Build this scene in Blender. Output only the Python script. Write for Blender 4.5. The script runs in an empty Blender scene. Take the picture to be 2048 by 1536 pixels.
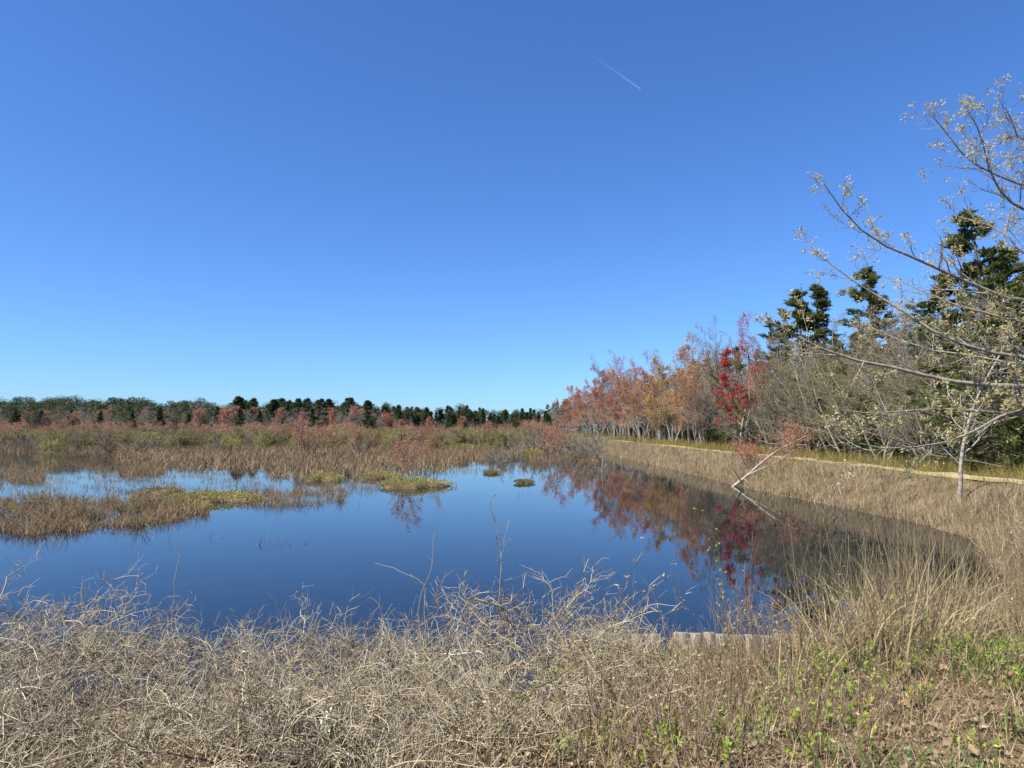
import bpy, math
import numpy as np
from mathutils import Vector

# ------------------------------------------------------------------ camera, sky, sun, exposure
scene = bpy.context.scene
COL = scene.collection
EYE, FPX, PITCH = 2.7, 1420.0, math.atan(92 / 1420.0)
cam_d = bpy.data.cameras.new('camera'); cam = bpy.data.objects.new('camera', cam_d); COL.objects.link(cam)
cam.location = (0, 0, EYE); cam.rotation_euler = (math.pi / 2 + PITCH, 0, 0)
cam_d.sensor_width = 36; cam_d.lens = 36 * FPX / 2048; cam_d.clip_start = .05; cam_d.clip_end = 90000
scene.camera = cam

SUN_EL, SUN_AZ = math.radians(53), math.radians(240)        # azimuth clockwise from the view direction
world = bpy.data.worlds.new('World'); scene.world = world; world.use_nodes = True
wn = world.node_tree.nodes; wl = world.node_tree.links
bg = wn['Background']; sky = wn.new('ShaderNodeTexSky')
sky.sky_type = 'NISHITA'; sky.sun_disc = False; sky.sun_elevation = SUN_EL; sky.sun_rotation = SUN_AZ
sky.altitude = 0; sky.air_density = 1.0; sky.dust_density = .25; sky.ozone_density = 4.0
tint = wn.new('ShaderNodeMix'); tint.data_type = 'RGBA'; tint.blend_type = 'MULTIPLY'; tint.inputs['Factor'].default_value = 1
tint.inputs['B'].default_value = (.62, .95, 1.44, 1)        # the clear deep blue of the day
wl.new(sky.outputs['Color'], tint.inputs['A']); wl.new(tint.outputs['Result'], bg.inputs['Color']); bg.inputs['Strength'].default_value = .066

sun_d = bpy.data.lights.new('sun', 'SUN'); sun = bpy.data.objects.new('sun', sun_d); COL.objects.link(sun)
sun_d.energy = 5.0; sun_d.angle = math.radians(.53); sun_d.color = (1, .94, .83)
sdir = Vector((math.sin(SUN_AZ) * math.cos(SUN_EL), math.cos(SUN_AZ) * math.cos(SUN_EL), math.sin(SUN_EL)))
sun.rotation_euler = sdir.to_track_quat('Z', 'Y').to_euler(); sun.location = (0, -20, 60)
vs = scene.view_settings
vs.view_transform = 'Standard'; vs.look = 'None'; vs.exposure = .94; vs.gamma = 1; vs.use_curve_mapping = False
scene.cycles.max_bounces = 6; scene.cycles.diffuse_bounces = 3; scene.cycles.glossy_bounces = 3
scene.cycles.transmission_bounces = 3; scene.cycles.transparent_max_bounces = 6
scene.cycles.caustics_reflective = False; scene.cycles.caustics_refractive = False

# ------------------------------------------------------------------ pixels to places
def ray(px, py):
    x, y = (px - 1024) / FPX, (768 - py) / FPX
    return np.array([x, math.cos(PITCH) - y * math.sin(PITCH), math.sin(PITCH) + y * math.cos(PITCH)])
def gp(px, py, z=0.0):                       # where the sight line meets the level z
    d = ray(px, py); t = (z - EYE) / d[2]
    return np.array([d[0] * t, d[1] * t, z])
def dp(px, py, depth):                       # the point on the sight line at that distance along Y
    d = ray(px, py); return np.array([0, 0, EYE]) + d * (depth / d[1])

# ------------------------------------------------------------------ mesh helpers
def unit(v): return v / np.maximum(np.linalg.norm(v, axis=-1, keepdims=True), 1e-9)
def build(name, parts, mats):
    """parts: list of (verts (n,3), faces (m,3|4), material index)"""
    vs_, loops, starts, totals, mi, off, lo = [], [], [], [], [], 0, 0
    for V, F, m in parts:
        if len(F) == 0: continue
        k = F.shape[1]
        vs_.append(V); loops.append((F + off).ravel()); starts.append(lo + np.arange(len(F)) * k)
        totals.append(np.full(len(F), k)); mi.append(np.full(len(F), m)); off += len(V); lo += F.size
    V = np.concatenate(vs_).astype(np.float32); L = np.concatenate(loops).astype(np.int32)
    S = np.concatenate(starts).astype(np.int32); T = np.concatenate(totals).astype(np.int32)
    me = bpy.data.meshes.new(name)
    me.vertices.add(len(V)); me.vertices.foreach_set('co', V.ravel())
    me.loops.add(len(L)); me.loops.foreach_set('vertex_index', L)
    me.polygons.add(len(S)); me.polygons.foreach_set('loop_start', S); me.polygons.foreach_set('loop_total', T)
    me.polygons.foreach_set('material_index', np.concatenate(mi).astype(np.int32))
    for m in mats: me.materials.append(m)
    me.update(calc_edges=True)
    return me
def smooth(me):
    me.polygons.foreach_set('use_smooth', np.ones(len(me.polygons), dtype=bool)); return me
def obj(name, me, parent=None, loc=(0, 0, 0), rz=0, sc=1):
    o = bpy.data.objects.new(name, me); COL.objects.link(o)
    o.location = loc; o.rotation_euler = (0, 0, rz); o.scale = (sc, sc, sc) if np.isscalar(sc) else sc
    if parent: o.parent = parent
    return o
def tag(o, label=None, cat=None, group=None, kind=None):
    if label: o['label'] = label
    if cat: o['category'] = cat
    if group: o['group'] = group
    if kind: o['kind'] = kind
    return o
def tubes(P, R, sides=3):
    n, k, _ = P.shape
    T = np.empty_like(P); T[:, 1:-1] = P[:, 2:] - P[:, :-2]; T[:, 0] = P[:, 1] - P[:, 0]; T[:, -1] = P[:, -1] - P[:, -2]
    T = unit(T)
    ref = np.where(np.abs(T[:, :, 2:3]) > .9, np.array([1., 0, 0]), np.array([0, 0, 1.]))
    A = unit(np.cross(T, ref)); B = np.cross(T, A)
    a = np.arange(sides) * 2 * math.pi / sides
    V = P[:, :, None, :] + R[:, :, None, None] * (np.cos(a)[None, None, :, None] * A[:, :, None, :] + np.sin(a)[None, None, :, None] * B[:, :, None, :])
    base = (np.arange(n) * k * sides)[:, None, None] + (np.arange(k - 1) * sides)[None, :, None]
    i = np.arange(sides); j = (i + 1) % sides
    F = np.stack([base + i, base + j, base + sides + j, base + sides + i], -1).reshape(-1, 4)
    return V.reshape(-1, 3), F
def grow(rng, S, D, L, k, wig, trop):
    n = len(S); P = np.empty((n, k, 3)); P[:, 0] = S; d = unit(D); st = (np.broadcast_to(L, (n,)) / (k - 1))[:, None]
    for i in range(1, k):
        d = unit(d + rng.normal(0, wig, (n, 3)) + np.array([0, 0, trop]))
        P[:, i] = P[:, i - 1] + d * st
    return P
def kids(rng, P, R, m, t0, t1, ang, dang=.2):
    """m children per parent: start, direction, radius there, parameter, parent index"""
    n, k, _ = P.shape
    t = (t0 + (t1 - t0) * (np.arange(m)[None, :] + rng.random((n, m))) / m).ravel(); p = np.repeat(np.arange(n), m)
    f = t * (k - 1); i = np.minimum(f.astype(int), k - 2); u = (f - i)[:, None]
    S = P[p, i] * (1 - u) + P[p, i + 1] * u; T = unit(P[p, i + 1] - P[p, i])
    Q = unit(np.cross(T, rng.normal(size=T.shape))); a = (ang + rng.normal(0, dang, len(t)))[:, None]
    return S, T * np.cos(a) + Q * np.sin(a), (R[p, i] * (1 - u[:, 0]) + R[p, i + 1] * u[:, 0]), t, p
def taper(r0, k, end=.25):
    return np.asarray(r0)[:, None] * np.linspace(1, end, k)[None, :]
def cards(rng, C, L, W, D=None, spread=1.0):
    """bent diamond leaves at C; D = preferred direction"""
    n = len(C); r = unit(rng.normal(size=(n, 3)))
    d = r if D is None else unit(unit(D) + r * spread)
    s = unit(np.cross(d, rng.normal(size=(n, 3)))); nn = np.cross(d, s)
    L = np.broadcast_to(L, (n,))[:, None] * rng.uniform(.7, 1.3, (n, 1)); W = np.broadcast_to(W, (n,))[:, None] * rng.uniform(.7, 1.3, (n, 1))
    V = np.stack([C, C + d * L * .5 + s * W * .5 + nn * W * .15, C + d * L, C + d * L * .5 - s * W * .5 + nn * W * .15], 1)
    return V.reshape(-1, 3), np.arange(4 * n).reshape(n, 4)
def blades(rng, B, H, W, lean=.3, curl=.4, k=3, az=None):
    n = len(B); H = np.broadcast_to(H, (n,)); W = np.broadcast_to(W, (n,))
    a = rng.uniform(0, 2 * math.pi, n) if az is None else az
    d = np.stack([np.cos(a), np.sin(a), np.zeros(n)], 1)
    w = rng.uniform(0, 2 * math.pi, n); s = np.stack([np.cos(w), np.sin(w), np.zeros(n)], 1)
    le = np.abs(rng.normal(0, lean, n)); cu = np.abs(rng.normal(0, curl, n))
    u = np.linspace(0, 1, k)
    th = le[:, None] + cu[:, None] * u[None, :] ** 1.5 * 1.6
    st = H[:, None] / (k - 1)
    X = np.concatenate([np.zeros((n, 1)), np.cumsum(np.sin(th[:, 1:]) * st, 1)], 1); Z = np.concatenate([np.zeros((n, 1)), np.cumsum(np.cos(th[:, 1:]) * st, 1)], 1)
    C = B[:, None, :] + d[:, None, :] * X[:, :, None]; C[:, :, 2] += Z
    ww = W[:, None] * np.maximum(1 - u[None, :] ** 1.6, .06) * .5
    V = np.stack([C - s[:, None, :] * ww[:, :, None], C + s[:, None, :] * ww[:, :, None]], 2).reshape(-1, 3)
    b = (np.arange(n) * k * 2)[:, None] + (np.arange(k - 1) * 2)[None, :]
    return V, np.stack([b, b + 1, b + 3, b + 2], -1).reshape(-1, 4)

# ------------------------------------------------------------------ materials
def material(name, cols, rough=.75, trans=0.0, spec=.25, objvar=0.0, noise=None, bump=0.0):
    """cols: list of base colours picked per piece (mesh island), optional large noise tint"""
    m = bpy.data.materials.new(name); m.use_nodes = True; nt = m.node_tree; N, L = nt.nodes, nt.links
    p = N['Principled BSDF']; out = N['Material Output']
    p.inputs['Roughness'].default_value = rough; p.inputs['Specular IOR Level'].default_value = spec
    g = N.new('ShaderNodeNewGeometry'); r = N.new('ShaderNodeValToRGB'); r.color_ramp.interpolation = 'LINEAR'
    e = r.color_ramp.elements
    while len(e) < len(cols): e.new(.5)
    for i, c in enumerate(cols):
        e[i].position = i / max(1, len(cols) - 1); e[i].color = (*c, 1)
    fac = g.outputs['Random Per Island']
    if objvar:
        oi = N.new('ShaderNodeObjectInfo'); mx = N.new('ShaderNodeMath'); mx.operation = 'MULTIPLY_ADD'
        sb = N.new('ShaderNodeMath'); sb.operation = 'SUBTRACT'; L.new(oi.outputs['Random'], sb.inputs[0]); sb.inputs[1].default_value = .5
        L.new(sb.outputs[0], mx.inputs[0]); mx.inputs[1].default_value = objvar; L.new(fac, mx.inputs[2]); fac = mx.outputs[0]
    L.new(fac, r.inputs['Fac']); col = r.outputs['Color']
    if noise:
        sc, amt, tint = noise
        tc = N.new('ShaderNodeTexCoord'); nz = N.new('ShaderNodeTexNoise'); nz.inputs['Scale'].default_value = sc; nz.inputs['Detail'].default_value = 4
        L.new(tc.outputs['Object'], nz.inputs['Vector'])
        rr = N.new('ShaderNodeMapRange'); rr.inputs[1].default_value = .42; rr.inputs[2].default_value = .62; rr.inputs[4].default_value = amt
        L.new(nz.outputs['Fac'], rr.inputs[0])
        mix = N.new('ShaderNodeMix'); mix.data_type = 'RGBA'; L.new(rr.outputs[0], mix.inputs['Factor'])
        L.new(col, mix.inputs['A']); mix.inputs['B'].default_value = (*tint, 1); col = mix.outputs['Result']
        if bump:
            b = N.new('ShaderNodeBump'); b.inputs['Strength'].default_value = bump; L.new(nz.outputs['Fac'], b.inputs['Height']); L.new(b.outputs[0], p.inputs['Normal'])
    L.new(col, p.inputs['Base Color'])
    if trans:
        t = N.new('ShaderNodeBsdfTranslucent'); L.new(col, t.inputs['Color']); ms = N.new('ShaderNodeMixShader'); ms.inputs[0].default_value = trans
        L.new(p.outputs[0], ms.inputs[1]); L.new(t.outputs[0], ms.inputs[2]); L.new(ms.outputs[0], out.inputs['Surface'])
    return m
M = {}
M['bark_grey'] = material('bark_grey', [(.24, .215, .18), (.34, .31, .26)], .85, noise=(14, .6, (.12, .105, .085)), bump=.4)
M['bark_white'] = material('bark_white', [(.30, .275, .23), (.40, .37, .31)], .8, noise=(9, .7, (.13, .115, .095)), bump=.3)
M['bark_oak'] = material('bark_oak', [(.26, .235, .19), (.34, .31, .25)], .85, noise=(12, .6, (.11, .095, .075)), bump=.5)
M['bark_dark'] = material('bark_dark', [(.10, .085, .07), (.16, .13, .11)], .9)
M['twig_grey'] = material('twig_grey', [(.12, .10, .075), (.30, .26, .205), (.21, .17, .125)], .8)
M['twig_brown'] = material('twig_brown', [(.17, .12, .09), (.27, .20, .15), (.22, .17, .12)], .8)
M['stem_twig'] = material('stem_twig', [(.12, .08, .05), (.30, .22, .14), (.20, .14, .09)], .8)
M['leaf_red'] = material('leaf_red', [(.42, .04, .05), (.52, .08, .08), (.32, .03, .04), (.46, .13, .10)], .55, .35)
M['leaf_rust'] = material('leaf_rust', [(.42, .14, .10), (.52, .24, .15), (.36, .10, .08), (.46, .28, .17), (.44, .19, .10)], .6, .35, objvar=.5)
M['leaf_orange'] = material('leaf_orange', [(.46, .23, .11), (.54, .32, .17), (.40, .19, .11)], .6, .35, objvar=.4)
M['leaf_gold'] = material('leaf_gold', [(.40, .27, .08), (.46, .32, .11), (.34, .22, .08)], .6, .35)
M['leaf_olive'] = material('leaf_olive', [(.17, .16, .06), (.25, .22, .09), (.30, .26, .10), (.20, .15, .08)], .6, .35, objvar=.5)
M['leaf_yellowgreen'] = material('leaf_yellowgreen', [(.22, .24, .05), (.32, .32, .08), (.40, .36, .12), (.26, .24, .09)], .55, .35)
M['leaf_bud'] = material('leaf_bud', [(.46, .40, .17), (.58, .53, .30), (.46, .33, .17), (.38, .36, .13), (.54, .48, .22)], .6, .4)
M['leaf_fresh'] = material('leaf_fresh', [(.20, .29, .03), (.34, .42, .05), (.27, .34, .06)], .45, .35)
M['cedar'] = material('cedar', [(.055, .080, .022), (.115, .140, .038), (.165, .175, .058), (.090, .110, .036)], .6, .38, objvar=.35)
M['cedar_far'] = material('cedar_far', [(.036, .062, .028), (.064, .095, .038), (.090, .115, .048)], .7, .15, objvar=.35)
M['pine'] = material('pine', [(.036, .055, .020), (.060, .080, .028), (.085, .098, .040)], .7, .15, objvar=.35)
M['straw'] = material('straw', [(.38, .29, .15), (.48, .39, .23), (.26, .185, .10), (.34, .26, .14)], .65, .25)
M['reed'] = material('reed', [(.36, .27, .165), (.50, .40, .26), (.22, .15, .09), (.43, .345, .22), (.15, .10, .058)], .7, .25, noise=(.45, .35, (.24, .22, .085)))
M['sedge'] = material('sedge', [(.20, .12, .07), (.38, .27, .17), (.085, .05, .032), (.31, .195, .115), (.24, .165, .085), (.14, .08, .046)], .7, .25, noise=(.25, .35, (.20, .17, .07)))
M['fringe'] = material('fringe', [(.24, .20, .055), (.32, .255, .08), (.16, .16, .04), (.34, .23, .08)], .65, .3)
M['grass_green'] = material('grass_green', [(.055, .12, .025), (.12, .20, .04), (.08, .15, .045), (.16, .22, .06)], .45, .3, spec=.4)
M['thicket'] = material('thicket', [(.20, .15, .085), (.47, .40, .26), (.38, .315, .20), (.07, .05, .03), (.54, .48, .34), (.16, .115, .06), (.58, .54, .44)], .7)
M['thicket_dark'] = material('thicket_dark', [(.12, .085, .06), (.20, .15, .10)], .7)
M['stem_brown'] = material('stem_brown', [(.10, .065, .04), (.29, .21, .135), (.17, .11, .07), (.40, .32, .21), (.22, .14, .09)], .75)
M['flake'] = material('flake', [(.36, .29, .17), (.20, .145, .08), (.44, .36, .23)], .8, .2)
M['litter'] = material('litter', [(.17, .10, .055), (.31, .22, .135), (.10, .065, .035), (.37, .29, .20), (.24, .12, .055), (.27, .20, .125)], .75, .1)
M['cane_green'] = material('cane_green', [(.085, .085, .030), (.13, .13, .04)], .6)
M['petal'] = material('petal', [(.70, .70, .62), (.78, .78, .72)], .6, .3)
M['board'] = material('board', [(.42, .39, .34), (.50, .47, .42), (.36, .33, .28)], .85)

def board_material():
    m = bpy.data.materials.new('weathered_timber'); m.use_nodes = True; N, L = m.node_tree.nodes, m.node_tree.links
    p = N['Principled BSDF']; p.inputs['Roughness'].default_value = .85; p.inputs['Specular IOR Level'].default_value = .2
    tc = N.new('ShaderNodeTexCoord'); mp = N.new('ShaderNodeMapping'); mp.inputs['Scale'].default_value = (30, 30, 2.5)
    nz = N.new('ShaderNodeTexNoise'); nz.inputs['Scale'].default_value = 2.2; nz.inputs['Detail'].default_value = 6; nz.inputs['Distortion'].default_value = .6
    rp = N.new('ShaderNodeValToRGB'); e = rp.color_ramp.elements
    e[0].position = .3; e[0].color = (.09, .078, .062, 1); e[1].position = .62; e[1].color = (.33, .30, .25, 1)
    oi = N.new('ShaderNodeObjectInfo'); ad = N.new('ShaderNodeVectorMath'); ad.operation = 'ADD'
    L.new(tc.outputs['Object'], mp.inputs['Vector']); L.new(mp.outputs[0], ad.inputs[0]); L.new(oi.outputs['Random'], ad.inputs[1])
    L.new(ad.outputs[0], nz.inputs['Vector']); L.new(nz.outputs['Fac'], rp.inputs['Fac']); L.new(rp.outputs[0], p.inputs['Base Color'])
    b = N.new('ShaderNodeBump'); b.inputs['Strength'].default_value = .5; b.inputs['Distance'].default_value = .01
    L.new(nz.outputs['Fac'], b.inputs['Height']); L.new(b.outputs[0], p.inputs['Normal'])
    return m
M['timber'] = board_material()
def ground_material():
    m = bpy.data.materials.new('bank_soil'); m.use_nodes = True; N, L = m.node_tree.nodes, m.node_tree.links
    p = N['Principled BSDF']; p.inputs['Roughness'].default_value = .95; p.inputs['Specular IOR Level'].default_value = .1
    tc = N.new('ShaderNodeTexCoord'); n1 = N.new('ShaderNodeTexNoise'); n1.inputs['Scale'].default_value = 1.3; n1.inputs['Detail'].default_value = 9; n1.inputs['Roughness'].default_value = .7
    L.new(tc.outputs['Object'], n1.inputs['Vector']); rp = N.new('ShaderNodeValToRGB'); e = rp.color_ramp.elements
    e[0].position = .32; e[0].color = (.045, .034, .021, 1); e[1].position = .66; e[1].color = (.20, .15, .09, 1); x = e.new(.5); x.color = (.11, .08, .045, 1)
    L.new(n1.outputs['Fac'], rp.inputs['Fac']); L.new(rp.outputs[0], p.inputs['Base Color'])
    b = N.new('ShaderNodeBump'); b.inputs['Strength'].default_value = .8; b.inputs['Distance'].default_value = .04; L.new(n1.outputs['Fac'], b.inputs['Height']); L.new(b.outputs[0], p.inputs['Normal'])
    return m
def sand_material():
    m = bpy.data.materials.new('path_sand'); m.use_nodes = True; N, L = m.node_tree.nodes, m.node_tree.links
    p = N['Principled BSDF']; p.inputs['Roughness'].default_value = .95; p.inputs['Specular IOR Level'].default_value = .1
    tc = N.new('ShaderNodeTexCoord'); n1 = N.new('ShaderNodeTexNoise'); n1.inputs['Scale'].default_value = .9; n1.inputs['Detail'].default_value = 8
    L.new(tc.outputs['Object'], n1.inputs['Vector']); rp = N.new('ShaderNodeValToRGB'); e = rp.color_ramp.elements
    e[0].position = .35; e[0].color = (.30, .24, .12, 1); e[1].position = .65; e[1].color = (.42, .34, .18, 1)
    L.new(n1.outputs['Fac'], rp.inputs['Fac']); L.new(rp.outputs[0], p.inputs['Base Color']); return m
def water_material():
    m = bpy.data.materials.new('pond_water'); m.use_nodes = True; N, L = m.node_tree.nodes, m.node_tree.links
    p = N['Principled BSDF']; p.inputs['Base Color'].default_value = (.006, .009, .012, 1); p.inputs['Roughness'].default_value = .012
    p.inputs['IOR'].default_value = 1.34; p.inputs['Specular IOR Level'].default_value = .5
    tc = N.new('ShaderNodeTexCoord'); mp = N.new('ShaderNodeMapping'); mp.inputs['Scale'].default_value = (1, .6, 1)
    n1 = N.new('ShaderNodeTexNoise'); n1.inputs['Scale'].default_value = 2.2; n1.inputs['Detail'].default_value = 3
    L.new(tc.outputs['Object'], mp.inputs['Vector']); L.new(mp.outputs[0], n1.inputs['Vector'])
    b = N.new('ShaderNodeBump'); b.inputs['Strength'].default_value = .035; b.inputs['Distance'].default_value = .05
    L.new(n1.outputs['Fac'], b.inputs['Height']); L.new(b.outputs[0], p.inputs['Normal']); return m
M['soil'] = ground_material(); M['sand'] = sand_material(); M['water'] = water_material()

# ------------------------------------------------------------------ the ground, the water, the path
SHORE = np.array([(-400, 5.6), (-6, 5.5), (.2, 5.9), (.45, 7.42), (4.0, 7.42), (5.0, 8.3), (8.6, 12.5), (11.4, 17.5), (11.8, 21), (11.1, 30), (10.9, 60), (10.7, 120), (10.5, 420)], float)
def sstep(a, b, x): t = np.clip((x - a) / (b - a), 0, 1); return t * t * (3 - 2 * t)
def shore_sd(x, y):                          # + on the bank, - in the pond
    x = np.asarray(x, float); y = np.asarray(y, float); best = np.full(x.shape, 1e9)
    for (ax, ay), (bx, by) in zip(SHORE[:-1], SHORE[1:]):
        dx, dy = bx - ax, by - ay; t = np.clip(((x - ax) * dx + (y - ay) * dy) / (dx * dx + dy * dy), 0, 1)
        best = np.minimum(best, np.hypot(x - ax - t * dx, y - ay - t * dy))
    yl = np.interp(x, SHORE[:7, 0], SHORE[:7, 1]); xr = np.interp(y, SHORE[5:, 1], SHORE[5:, 0])
    inside = (y > yl) & (x < xr) & (x < xr)
    return np.where(inside, -best, best)
def wob(x, y, s=1.0):
    return np.sin(x * 1.7 * s + 1.3 * np.sin(y * 1.1 * s)) * np.cos(y * 1.9 * s + np.sin(x * .9 * s))
def ground_z(x, y):
    x = np.asarray(x, float); y = np.asarray(y, float); sd = shore_sd(x, y)
    land = 1.05 * sstep(0, 2.4, sd) + .04 + .05 * wob(x, y) * sstep(0, .6, sd)
    bulk = sstep(.1, .6, x) * (1 - sstep(3.6, 5.2, x)) * (y < 9) * sstep(0, .12, sd)
    land = np.maximum(land, bulk * (.46 + .6 * sstep(0, 2.8, sd)))
    land = land - .25 * sstep(17.2, 20, x) * sstep(15, 25, y)
    bed = -.04 - .5 * sstep(0, 1.6, -sd)
    marsh = sstep(75, 150, y)
    bed = bed * (1 - marsh) + (.05 + .10 * wob(x, y, .12)) * marsh
    z = np.where(sd > 0, land, bed)
    far = sstep(160, 300, y); z = z * (1 - far) + .7 * far
    return z
def axis(lo, hi, step, ends_lo, ends_hi):
    return np.array(sorted(set(list(ends_lo) + list(np.arange(lo, hi + 1e-6, step)) + list(ends_hi))))
gx = axis(-12, 21, .3, [-6000, -2500, -1000, -500, -250, -150, -100, -70, -50, -40, -30, -24, -20, -16, -14], [22, 23, 25, 28, 32, 40, 55, 80, 150, 300, 700, 2000, 6000])
gy = axis(-2, 26, .3, [-300, -80, -30, -12, -6, -4], [27, 28, 30, 33, 36, 40, 45, 50, 56, 63, 70, 78, 86, 95, 105, 115, 125, 135, 145, 160, 180, 200, 225, 250, 280, 310, 360, 420, 600, 1000, 2200, 6500])
XX, YY = np.meshgrid(gx, gy); V = np.stack([XX, YY, ground_z(XX, YY)], -1).reshape(-1, 3)
w = len(gx); q = (np.arange(len(gy) - 1)[:, None] * w + np.arange(w - 1)[None, :]).ravel()
tag(obj('ground', smooth(build('ground', [(V, np.stack([q, q + 1, q + w + 1, q + w], 1), 0)], [M['soil']]))), kind='structure')
V = np.array([(-600, 4.2, 0), (13, 4.2, 0), (13, 230, 0), (-600, 230, 0)], float)
tag(obj('water', build('water', [(V, np.array([[0, 1, 2, 3]]), 0)], [M['water']])), kind='structure')
py_ = np.concatenate([np.arange(10, 60, 1.0), np.arange(60, 420, 6.0)]); rows = []
for y in py_:
    xs = np.linspace(14.85 + .2 * math.sin(y * .23), 16.2 + .2 * math.sin(y * .17 + 1), 6) - 1.5 * sstep(120, 400, np.array(y))
    rows.append(np.stack([xs, np.full(6, y), ground_z(xs, np.full(6, y)) + .03], 1))
V = np.concatenate(rows); q = (np.arange(len(py_) - 1)[:, None] * 6 + np.arange(5)[None, :]).ravel()
tag(obj('path', smooth(build('path', [(V, np.stack([q, q + 1, q + 7, q + 6], 1), 0)], [M['sand']]))), kind='structure')

# ------------------------------------------------------------------ contrail
def contrail():
    a = dp(1165, 97, 15000); b = dp(1281, 178, 19500); k = 24
    u = np.linspace(0, 1, k); P = (a[None] * (1 - u[:, None]) + b[None] * u[:, None])[None]; R = (34 - 16 * u)[None]
    V, F = tubes(P, R, 10); me = build('contrail', [(V, F, 0)], [])
    at = me.attributes.new('age', 'FLOAT', 'POINT'); at.data.foreach_set('value', np.repeat(u, 10).astype(np.float32))
    m = bpy.data.materials.new('ice_trail'); m.use_nodes = True; N, L = m.node_tree.nodes, m.node_tree.links
    t = N.new('ShaderNodeBsdfTransparent'); d = N['Principled BSDF']; d.inputs['Base Color'].default_value = (.85, .87, .9, 1); d.inputs['Roughness'].default_value = 1
    an = N.new('ShaderNodeAttribute'); an.attribute_name = 'age'; pw = N.new('ShaderNodeMath'); pw.operation = 'POWER'; pw.inputs[1].default_value = 1.7
    ml = N.new('ShaderNodeMath'); ml.operation = 'MULTIPLY'; ml.inputs[1].default_value = .07; mx = N.new('ShaderNodeMixShader')
    L.new(an.outputs['Fac'], pw.inputs[0]); L.new(pw.outputs[0], ml.inputs[0]); L.new(ml.outputs[0], mx.inputs[0])
    tr = N.new('ShaderNodeBsdfTranslucent'); tr.inputs['Color'].default_value = (.9, .92, .95, 1); m2 = N.new('ShaderNodeMixShader'); L.new(d.outputs[0], m2.inputs[1]); L.new(tr.outputs[0], m2.inputs[2])
    d.inputs['Specular IOR Level'].default_value = 0; L.new(t.outputs[0], mx.inputs[1]); L.new(m2.outputs[0], mx.inputs[2]); L.new(mx.outputs[0], N['Material Output'].inputs['Surface'])
    me.materials.append(m)
    tag(obj('contrail', smooth(me)), 'thin fading white aircraft trail high in the blue sky', 'contrail')
contrail()

# ------------------------------------------------------------------ tree makers (each returns trunk mesh, crown mesh)
def hardwood(seed, H, stems, lean, leaf=None, leafsize=.09, leaves=4, leaf_t=0.0, bark='bark_grey', twig='twig_grey', m=(13, 7, 5), thick=.0105, low=.22, wid=.34, l4=0, tw=1.0):
    r = np.random.default_rng(seed)
    a = r.uniform(0, 6.28, stems); off = np.stack([np.cos(a), np.sin(a), np.zeros(stems)], 1)
    S = off * (.04 + .035 * stems) * (stems > 1); S[:, 2] = -.15
    D = np.array([0, 0, 1.]) + off * lean * r.uniform(.5, 1.2, (stems, 1))
    Ls = H * r.uniform(.8, 1.04, stems); Ls[0] = H
    P0 = grow(r, S, D, Ls, 11, .085, .03); R0 = taper(H * thick * r.uniform(.75, 1.1, stems), 11, .12); R0[:, 0] *= 1.35
    S, D, pr, t, p = kids(r, P0, R0, m[0], low, .97, .85, .2)
    L1 = H * wid * (1.05 - .75 * t) * r.uniform(.6, 1.15, len(t)); P1 = grow(r, S, D, L1, 7, .14, .07); R1 = taper(np.minimum(pr * .55, H * thick * .42), 7, .2)
    parts_t = [(*tubes(P0, R0, 7), 0), (*tubes(P1, R1, 4), 0)]
    S, D, pr, t, p = kids(r, P1, R1, m[1], .15, .98, .7, .25)
    L2 = L1[p] * .48 * (1.15 - .6 * t) * r.uniform(.6, 1.2, len(t)); P2 = grow(r, S, D, L2, 5, .17, .06); R2 = taper(np.maximum(pr * .5, .006 * tw), 5, .4)
    S, D, pr, t, p = kids(r, P2, R2, m[2], .2, 1, .6, .25)
    L3 = L2[p] * .55 * r.uniform(.6, 1.3, len(t)); P3 = grow(r, S, D, L3, 3, .18, .06); R3 = taper(np.full(len(t), .005 * tw), 3, .5)
    parts_c = [(*tubes(P2, R2, 3), 0), (*tubes(P3, R3, 3), 0)]; tips = P3
    if l4:
        S, D, pr, t, p = kids(r, P3, R3, l4, .3, 1, .6, .25)
        P4 = grow(r, S, D, L3[p] * .6 * r.uniform(.6, 1.3, len(t)), 2, .2, .05); parts_c.append((*tubes(P4, taper(np.full(len(t), .0045 * tw), 2, .5), 3), 0)); tips = P4
    mats = [M[twig]]
    if leaf:
        C = tips[:, 1:].reshape(-1, 3); C = C[C[:, 2] > H * leaf_t]
        if leaves < 1: C = C[r.random(len(C)) < leaves]; rep = 1
        else: rep = int(leaves)
        C = np.repeat(C, rep, 0) + r.normal(0, leafsize * .9, (len(C) * rep, 3))
        parts_c.append((*cards(r, C, leafsize, leafsize * .75), 1)); mats.append(M[leaf])
    return smooth(build('trunk', parts_t, [M[bark]])), build('crown', parts_c, mats)
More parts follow.
